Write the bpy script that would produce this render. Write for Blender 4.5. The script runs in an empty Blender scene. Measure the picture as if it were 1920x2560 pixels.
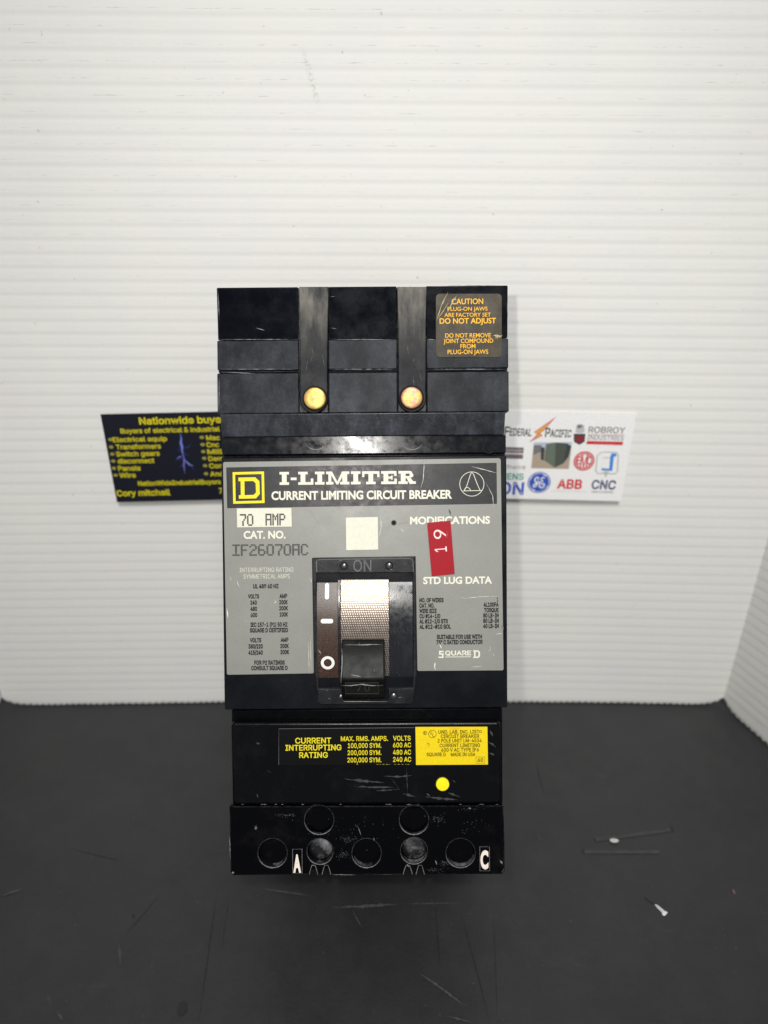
import bpy, bmesh, math, random
from mathutils import Vector, Matrix, geometry
random.seed(7)
R = math.radians
S = bpy.context.scene
COL = S.collection

# ------------------------------------------------------------------ camera
F_PX, PITCH, CAM_H = 1850.0, R(27.7), 0.337          # focal length in photo pixels (1920 x 2560 frame)
cam = bpy.data.cameras.new('camera')
cam_o = bpy.data.objects.new('camera', cam); COL.objects.link(cam_o)
cam.sensor_fit = 'VERTICAL'; cam.sensor_height = 36.0; cam.lens = F_PX/2560*36.0
cam_o.location = (0, 0, CAM_H); cam_o.rotation_euler = (math.pi/2-PITCH, 0, 0)
cam.clip_start = 0.01; cam.clip_end = 50
cam.dof.use_dof = True; cam.dof.focus_distance = 0.298; cam.dof.aperture_fstop = 7.0
S.camera = cam_o
FW = Vector((0, math.cos(PITCH), -math.sin(PITCH))); UP = Vector((0, math.sin(PITCH), math.cos(PITCH))); RT = Vector((1, 0, 0))
CAM = Vector((0, 0, CAM_H))
def ray(px, py): return FW*F_PX + RT*(px-960) + UP*(1280-py)

# ------------------------------------------------------------------ world, lamps, exposure
w = bpy.data.worlds.new('World'); S.world = w; w.use_nodes = True
w.node_tree.nodes['Background'].inputs[0].default_value = (0.95, 0.98, 1.0, 1)
w.node_tree.nodes['Background'].inputs[1].default_value = 0.41
def lamp(name, kind, loc, power, color, size=None, target=None, cone=124):
    l = bpy.data.lights.new(name, kind); l.energy = power; l.color = color
    o = bpy.data.objects.new(name, l); COL.objects.link(o); o.location = loc
    if kind in ('POINT', 'SPOT'): l.shadow_soft_size = size
    if kind == 'SPOT': l.spot_size = R(cone); l.spot_blend = 1.0
    if kind == 'AREA': l.shape = 'DISK'; l.size = size
    if target is not None:
        o.rotation_euler = (Vector(target)-Vector(loc)).to_track_quat('-Z', 'Y').to_euler()
    return o
flash_pos = CAM + RT*(-0.0185) + UP*0.020
lamp('flash_lamp', 'SPOT', flash_pos, 1.75, (1.0, 0.965, 0.91), 0.0035, flash_pos + FW + UP*0.02)
lamp('ceiling_lamp', 'SPOT', (0.16, -0.98, 1.86), 152.0, (1.0, 0.998, 0.975), 0.27, (0.03, 0.42, 0.105), 26.5)
S.view_settings.view_transform = 'Standard'; S.view_settings.look = 'None'
S.view_settings.exposure = 0.0; S.view_settings.gamma = 1.0
S.render.engine = 'CYCLES'
S.cycles.use_denoising = True
S.cycles.max_bounces = 8

# ------------------------------------------------------------------ materials
def lin(c): return tuple(((x/255)/12.92 if x/255 <= .04045 else ((x/255+.055)/1.055)**2.4) for x in c)
class NT:
    def __init__(s, name):
        s.m = bpy.data.materials.new(name); s.m.use_nodes = True
        s.t = s.m.node_tree; s.b = s.t.nodes['Principled BSDF']; s.tc = None
    def n(s, typ, **kw):
        x = s.t.nodes.new(typ)
        for k, v in kw.items():
            if k == 'i':
                for kk, vv in v.items(): x.inputs[kk].default_value = vv
            else: setattr(x, k, v)
        return x
    def l(s, a, b): s.t.links.new(a, b)
    def co(s):
        if s.tc is None: s.tc = s.n('ShaderNodeTexCoord')
        return s.tc.outputs['Object']
    def noise(s, scale, detail=4, rough=.6, stretch=None, seed=None):
        v = s.co()
        if stretch or seed:
            mp = s.n('ShaderNodeMapping'); s.l(v, mp.inputs[0])
            if stretch: mp.inputs['Scale'].default_value = stretch
            if seed: mp.inputs['Location'].default_value = (seed, seed*.7, seed*.3)
            v = mp.outputs[0]
        x = s.n('ShaderNodeTexNoise', i={'Scale': scale, 'Detail': detail, 'Roughness': rough}); s.l(v, x.inputs['Vector'])
        return x.outputs['Fac']
    def ramp(s, f, a, b, lo=0., hi=1.):
        x = s.n('ShaderNodeMapRange', i={1: a, 2: b, 3: lo, 4: hi}); x.clamp = True; s.l(f, x.inputs[0]); return x.outputs[0]
    def math(s, op, a, b=None):
        x = s.n('ShaderNodeMath', operation=op)
        for k, v in enumerate((a, b)):
            if v is None: continue
            if isinstance(v, (int, float)): x.inputs[k].default_value = v
            else: s.l(v, x.inputs[k])
        return x.outputs[0]
    def mix(s, f, a, b):
        x = s.n('ShaderNodeMix', data_type='RGBA')
        for sock, v in ((x.inputs[0], f), (x.inputs[6], a), (x.inputs[7], b)):
            if isinstance(v, (int, float)): sock.default_value = v
            elif isinstance(v, tuple): sock.default_value = (*v[:3], 1)
            else: s.l(v, sock)
        return x.outputs[2]
    def xyz(s):
        x = s.n('ShaderNodeSeparateXYZ'); s.l(s.co(), x.inputs[0]); return x.outputs
    def bump(s, h, dist, strength=1.0):
        x = s.n('ShaderNodeBump', i={'Strength': strength, 'Distance': dist}); s.l(h, x.inputs['Height']); s.l(x.outputs[0], s.b.inputs['Normal'])
    def set(s, color=None, rough=None, metal=None, spec=None):
        for k, v in (('Base Color', color), ('Roughness', rough), ('Metallic', metal), ('Specular IOR Level', spec)):
            if v is None: continue
            if isinstance(v, tuple): s.b.inputs[k].default_value = (*v[:3], 1)
            elif isinstance(v, (int, float)): s.b.inputs[k].default_value = v
            else: s.l(v, s.b.inputs[k])
        return s

def plain(name, c, rough=.5, metal=0., spec=.3, var=.06):
    m = NT(name); f = m.noise(900, 3)
    m.set(m.mix(m.ramp(f, .3, .7), tuple(x*(1-var) for x in c), tuple(min(1, x*(1+var)) for x in c)), rough, metal, spec); return m.m

def plastic(name, base, rough, dust, amt, sc=55, bump=.00003, lo=.42, hi=.78, stretch=None, spec=.5, speck=.5, wear=0.):
    m = NT(name)
    d = m.ramp(m.noise(sc, 8, .68, stretch, 3.1), lo, hi)
    fine = m.ramp(m.noise(700, 4, .7), .35, .7)
    d = m.math('MULTIPLY', d, m.math('ADD', m.math('MULTIPLY', fine, .6), .4))
    sp = m.ramp(m.noise(1500, 2, .5, None, 9.), .70, .74)
    clump = m.ramp(m.noise(38, 3, .6, None, 5.), .45, .7)
    d = m.math('MAXIMUM', m.math('MULTIPLY', d, amt), m.math('MULTIPLY', m.math('MULTIPLY', sp, clump), speck))
    col = m.mix(d, base, dust)
    if wear:                                                  # rubbed pale along moulded edges, broken up by noise
        bv = m.n('ShaderNodeBevel', samples=4); bv.inputs['Radius'].default_value = .0007
        ge = m.n('ShaderNodeNewGeometry'); dt = m.n('ShaderNodeVectorMath', operation='DOT_PRODUCT')
        m.l(bv.outputs[0], dt.inputs[0]); m.l(ge.outputs['Normal'], dt.inputs[1])
        e = m.ramp(m.math('SUBTRACT', 1.0, dt.outputs['Value']), .03, .22)
        e = m.math('MULTIPLY', m.math('MULTIPLY', e, m.ramp(m.noise(330, 5, .7, None, 21.), .40, .62)), wear)
        col = m.mix(e, col, (.17, .17, .175))
    m.set(col, m.ramp(m.noise(sc*1.7, 6, .65), .3, .7, rough-.09, rough+.12), 0, spec)
    m.bump(m.noise(2200, 3, .6), bump)
    return m.m

BLACK = (.0045, .0050, .0075)
M = {}
M['case'] = plastic('black_case_plastic', (.0020, .0024, .0042), .29, (.03, .031, .036), .30, spec=.17, wear=.8)
M['lower'] = plastic('black_lower_plastic', (.0012, .0013, .0019), .34, (.05, .05, .048), .16, sc=90, wear=.9, spec=.06, lo=.55)
M['cover'] = plastic('black_cover_plastic', (.0012, .0013, .0020), .26, (.045, .045, .045), .14, sc=70, wear=.7, spec=.14, lo=.55)
M['smooth'] = plastic('smooth_recess_plastic', (.0013, .0018, .0042), .20, (.022, .024, .028), .12, sc=80, spec=.08, wear=.9)
M['dusty'] = plastic('dusty_housing_plastic', (.0030, .0038, .0065), .38, (.050, .055, .068), .80, sc=85, lo=.40, hi=.68, stretch=(1, .6, 1), wear=1., bump=.00004, spec=.15)
M['band'] = plastic('scraped_band_plastic', (.007, .0083, .0125), .33, (.062, .069, .086), .85, sc=130, lo=.42, hi=.66, wear=.9, stretch=(1, .35, 1), bump=.00009)
M['shelf'] = plastic('shelf_plastic', BLACK, .18, (.03, .03, .034), .15, sc=160, bump=.000004, spec=.22)
M['frame'] = plastic('switch_frame_plastic', (.0042, .0047, .0065), .32, (.045, .045, .046), .5, sc=120, spec=.3, wear=.7)
M['drum'] = plastic('glossy_drum_plastic', (.005, .006, .009), .22, (.06, .06, .07), .3, sc=240, lo=.45, stretch=(1, .5, 1), bump=.00001)
M['handle'] = plastic('handle_plastic', (.0036, .0035, .0036), .42, (.04, .04, .039), .4, sc=130, spec=.18, wear=1.)
M['hole'] = plain('dark_recess', (.004, .004, .004), .8)
M['dust_and_lit_wall'] = plastic('dusty_terminal_and_lit_wall', (.003, .003, .004), .4, (.22, .22, .23), .95, sc=105, lo=.48, hi=.62)  # dust on terminal screws, also the painted light inside the lug holes
M['dull_metal'] = plastic('dull_terminal', (.028, .028, .028), .5, (.09, .09, .09), .5, sc=200)
M['faint'] = plain('faint_moulded_line', (.05, .05, .05), .5)
M['scuff'] = plastic('pale_scuff', (.10, .10, .105), .6, (.30, .30, .30), .8, sc=900, lo=.35, hi=.6)
M['edge'] = plain('worn_lit_edge', (.16, .16, .165), .6)  # pale grey for wear and for painted edge highlights
# strap: black plastic rubbed pale towards its upper end
def strap_mat():
    m = NT('rubbed_strap_plastic'); v = m.xyz()[1]
    g = m.ramp(v, .205, .236)
    n1 = m.noise(260, 7, .7, (1, .22, 1)); n2 = m.noise(60, 5, .6)
    up = m.math('MULTIPLY', g, m.ramp(m.math('ADD', n1, m.math('MULTIPLY', n2, .6)), .62, .98))
    d = m.math('MAXIMUM', up, m.math('MULTIPLY', m.ramp(m.noise(90, 8, .72, None, 4.), .44, .66), .12))
    m.set(m.mix(d, (.0065, .0075, .0105), (.20, .185, .16)), m.ramp(n1, .3, .7, .38, .56), 0, .14)
    m.bump(m.noise(1600, 4, .6), .00005); return m.m
M['strap'] = strap_mat()
def label_mat():
    m = NT('grey_nameplate_film')
    f = m.ramp(m.noise(35, 6, .6), .35, .7); g = m.ramp(m.noise(1100, 3, .6), .3, .7)
    c = m.mix(f, (.205, .208, .188), (.235, .237, .217)); c = m.mix(m.math('MULTIPLY', g, .3), c, (.19, .182, .168))
    m.set(c, m.ramp(m.noise(120, 5), .3, .7, .36, .50), 0, .5); m.bump(m.noise(900, 3), .00003); return m.m
M['label'] = label_mat()
M['header'] = plastic('charcoal_header_print', (.013, .013, .0155), .36, (.07, .066, .066), .4, sc=170, lo=.35, hi=.8, spec=.3)
M['cream'] = plain('cream_print', (.66, .645, .54), .5, spec=.3)
M['cream_sticker'] = plain('cream_sticker', (.65, .635, .53), .65, spec=.2)
M['black_ink'] = plain('black_ink', (.005, .005, .006), .5, spec=.15)
M['grey_ink'] = plain('grey_ink', (.070, .068, .064), .6, var=.3)
M['yellow_ink'] = plain('yellow_ink', (.74, .62, .012), .5)
M['orange_ink'] = plain('orange_ink', (.82, .42, .004), .5)
M['yellow_sticker'] = plain('yellow_sticker', (.74, .55, .002), .5)
M['yellow_paint'] = plain('yellow_paint', (.85, .76, .01), .45)
M['brown_ink'] = plain('brown_ink', (.05, .03, .002), .5)
M['red_tape'] = plain('red_tape', (.30, .0015, .010), .5, spec=.2)
M['tape_emboss'] = plain('embossed_white', (.80, .60, .58), .5)
M['red_tint'] = plain('red_stretch', (.55, .10, .12), .45)
M['tape_brown'] = plastic('bronze_label_film', (.030, .022, .011), .42, (.085, .064, .034), .7, sc=120, lo=.40, hi=.68, stretch=(1, .6, 1), spec=.22)
M['gold_edge'] = plain('torn_gold_edge', (.42, .34, .16), .5)
M['rating'] = plain('rating_label_black', (.0022, .0022, .0026), .42, spec=.15)
M['white_sym'] = plain('white_symbol', (.80, .79, .74), .5)
M['tag_white'] = plain('tag_white', (.86, .76, .66), .5)
def brown_mat():
    m = NT('speckled_brown_strip'); f = m.ramp(m.noise(2600, 2, .5), .38, .66)
    m.set(m.mix(f, (.012, .006, .004), (.085, .043, .026)), .36, 0, .5); m.bump(m.noise(2600, 2), .00004); return m.m
M['brown'] = brown_mat()
def woven_mat():
    m = NT('woven_foil'); o = m.xyz()
    k = 2*math.pi/.00092
    row = m.math('MULTIPLY', m.math('FLOOR', m.math('DIVIDE', o[1], .00092)), math.pi*.5)
    su = m.math('SINE', m.math('ADD', m.math('MULTIPLY', o[0], k), row)); sv = m.math('SINE', m.math('MULTIPLY', o[1], k))
    h = m.math('MULTIPLY', m.math('ADD', m.math('MULTIPLY', su, .5), .5), m.math('ADD', m.math('MULTIPLY', sv, .5), .5))
    nz = m.noise(500, 3)
    c = m.mix(m.ramp(h, .08, .65), (.105, .084, .070), (.35, .30, .27)); c = m.mix(m.math('MULTIPLY', m.ramp(nz, .4, .7), .25), c, (.30, .24, .19))
    m.set(c, m.ramp(nz, .3, .7, .27, .34), .72, .4); m.bump(h, .000035, .8); return m.m
M['woven'] = woven_mat()
def rivet_mat(name, pink):
    m = NT(name); f = m.ramp(m.noise(420, 5, .7, None, 2.+pink), .42, .68); g = m.ramp(m.noise(260, 4, .65, None, 8.), .42, .58)
    c = m.mix(f, (.62, .43, .10), (.46, .25, .07)); c = m.mix(m.math('MULTIPLY', g, pink), c, (.50, .19, .15))
    m.set(c, m.ramp(f, 0, 1, .40, .55), .55); m.bump(m.noise(1300, 3), .00004); return m.m
M['rivet_a'] = rivet_mat('yellow_plated_rivet', .15); M['rivet_b'] = rivet_mat('pinkish_plated_rivet', 1.0)
M['screw'] = plain('screw_metal', (.12, .12, .125), .28, .8)
M['bracket'] = plain('bracket_steel', (.22, .22, .21), .45, .8)
# white corrugated board
def board_mat():
    m = NT('white_corrugated_paper'); o = m.xyz(); pitch = .0064
    ph = m.math('FRACT', m.math('DIVIDE', m.math('ADD', o[2], m.math('MULTIPLY', o[0], .006)), pitch))
    line = m.math('SUBTRACT', 1.0, m.ramp(m.math('ABSOLUTE', m.math('SUBTRACT', ph, .26)), .0, .055))
    dash = m.ramp(m.noise(120, 6, .8, (1, 1, 14.)), .52, .66)
    far = m.ramp(m.math('ADD', o[2], m.math('MULTIPLY', m.noise(6, 2), .1)), .22, .40)
    d = m.math('MULTIPLY', m.math('MULTIPLY', line, dash), m.math('MULTIPLY', far, .85))
    tint = m.noise(22, 4, .6); t2 = m.noise(30, 4, .6, (1, 1, 5.), 6.)
    c = m.mix(m.ramp(tint, .3, .7), (.785, .780, .735), (.775, .755, .738))
    c = m.mix(m.math('MULTIPLY', m.ramp(t2, .42, .75), .32), c, (.725, .735, .715))
    c = m.mix(d, c, (.30, .31, .29))
    sp = m.math('MULTIPLY', m.ramp(m.noise(420, 1, .4, None, 11.), .79, .81), .40)
    c = m.mix(sp, c, (.33, .33, .31))
    # one rubbed grey smear high on the panel
    zt = m.ramp(o[2], .3440, .3665); cx = m.math('SUBTRACT', o[0], m.math('ADD', m.math('MULTIPLY', zt, -.0062), -.0288))
    band = m.ramp(m.math('ABSOLUTE', cx), .0004, .0018, 1., 0.)
    ends = m.math('MULTIPLY', m.ramp(o[2], .3435, .3475), m.ramp(o[2], .3615, .3665, 1., 0.))
    sm = m.math('MULTIPLY', m.math('MULTIPLY', band, ends), m.ramp(m.noise(900, 3, .7, None, 2.), .44, .60))
    c = m.mix(m.math('MULTIPLY', sm, .50), c, (.42, .45, .42))
    m.set(c, .72, 0, .25); m.bump(m.noise(380, 4, .6), .00010, .5); return m.m
M['board'] = board_mat()
M['board_core'] = plain('board_cut_edge', (.74, .73, .70), .8)
def table_mat():
    m = NT('black_foam_board'); f = m.ramp(m.noise(9, 7, .65), .35, .7); g = m.ramp(m.noise(1300, 3, .6), .35, .7)
    c = m.mix(f, (.0130, .0131, .0142), (.0215, .0205, .0230)); c = m.mix(m.math('MULTIPLY', g, .45), c, (.031, .031, .033))
    c = m.mix(m.math('MULTIPLY', m.ramp(m.noise(75, 6, .7, None, 13.), .42, .66), .5), c, (.030, .0285, .0305))
    sc = m.ramp(m.noise(30, 8, .75, (1, 2.2, 1), 4.), .60, .78); c = m.mix(m.math('MULTIPLY', sc, .28), c, (.075, .075, .077))
    sp = m.ramp(m.noise(520, 1, .4, None, 7.), .77, .80); c = m.mix(m.math('MULTIPLY', sp, .35), c, (.13, .13, .13))
    m.set(c, m.ramp(m.noise(26, 5), .3, .7, .40, .56), 0, .5); m.bump(m.noise(620, 5, .7), .00014, .8); return m.m
M['table'] = table_mat()
M['crease'] = plain('crease_dark', (.0125, .0125, .013), .5, spec=.45)
M['crease_light'] = plastic('scraped_foam', (.038, .038, .039), .8, (.085, .082, .082), .8, sc=300, lo=.35, hi=.65)
M['fibre'] = plastic('torn_grey_paper', (.030, .029, .029), .85, (.075, .072, .071), .8, sc=260, lo=.35, hi=.7)
M['splinter'] = plain('white_splinter', (.70, .70, .70), .6)
M['pink'] = plain('pink_fleck', (.22, .13, .13), .7)
# cards
M['card_dark'] = plain('card_navy', (.006, .007, .015), .45)
M['card_yellow'] = plain('card_yellow', (.66, .58, .008), .5)
M['card_bullet'] = plain('card_bullet', (.30, .27, .05), .5)
M['card_white'] = plain('card_white', (.84, .83, .82), .5)
M['bolt_blue'] = plain('lightning_blue', (.16, .20, .62), .5)
M['bolt_violet'] = plain('lightning_violet', (.15, .11, .42), .5)
M['bolt_dim'] = plain('lightning_dim', (.022, .030, .12), .5)
for k, c in dict(ink_black=(.03, .03, .035), ink_red=(.62, .03, .035), ink_blue=(.035, .09, .46), ink_navy=(.035, .045, .16), ink_teal=(.02, .30, .24), ink_grey=(.18, .18, .18),
                 ink_pale=(.50, .50, .50), ink_plum=(.17, .13, .145), ink_gold=(.75, .42, .02), ink_maroon=(.22, .03, .045), ink_sky=(.45, .52, .62), ink_sand=(.42, .34, .26),
                 ink_green=(.13, .16, .125), ink_green_dim=(.075, .09, .075), ink_slate=(.05, .055, .06), ink_azure=(.06, .25, .68), ink_rose=(.62, .16, .20)).items():
    M[k] = plain('card_'+k, c, .5)

# ------------------------------------------------------------------ frames and mesh builder
class Frame:
    """a flat face in space: origin, u (right), v (up), n (out)"""
    def __init__(s, o, u, v, n):
        s.o, s.u, s.v, s.n = o, u, v, n
        s.mat = Matrix(((u.x, v.x, n.x, o.x), (u.y, v.y, n.y, o.y), (u.z, v.z, n.z, o.z), (0, 0, 0, 1)))
    def uv(s, px, py, w=0.):
        d = ray(px, py); t = ((s.o + s.n*w) - CAM).dot(s.n)/d.dot(s.n); p = CAM + d*t - s.o
        return (p.dot(s.u), p.dot(s.v))
_tc = {}
CAP = .682
def glyphs(body, off):
    k = (body, off)
    if k not in _tc:
        c = bpy.data.curves.new('t', 'FONT'); c.body = body; c.offset = off; c.resolution_u = 4
        o = bpy.data.objects.new('t', c); m = bpy.data.meshes.new_from_object(o)
        _tc[k] = ([tuple(v.co[:2]) for v in m.vertices], [tuple(p.vertices) for p in m.polygons])
        bpy.data.objects.remove(o); bpy.data.curves.remove(c); bpy.data.meshes.remove(m)
    return _tc[k]
SANS = {}
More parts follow.
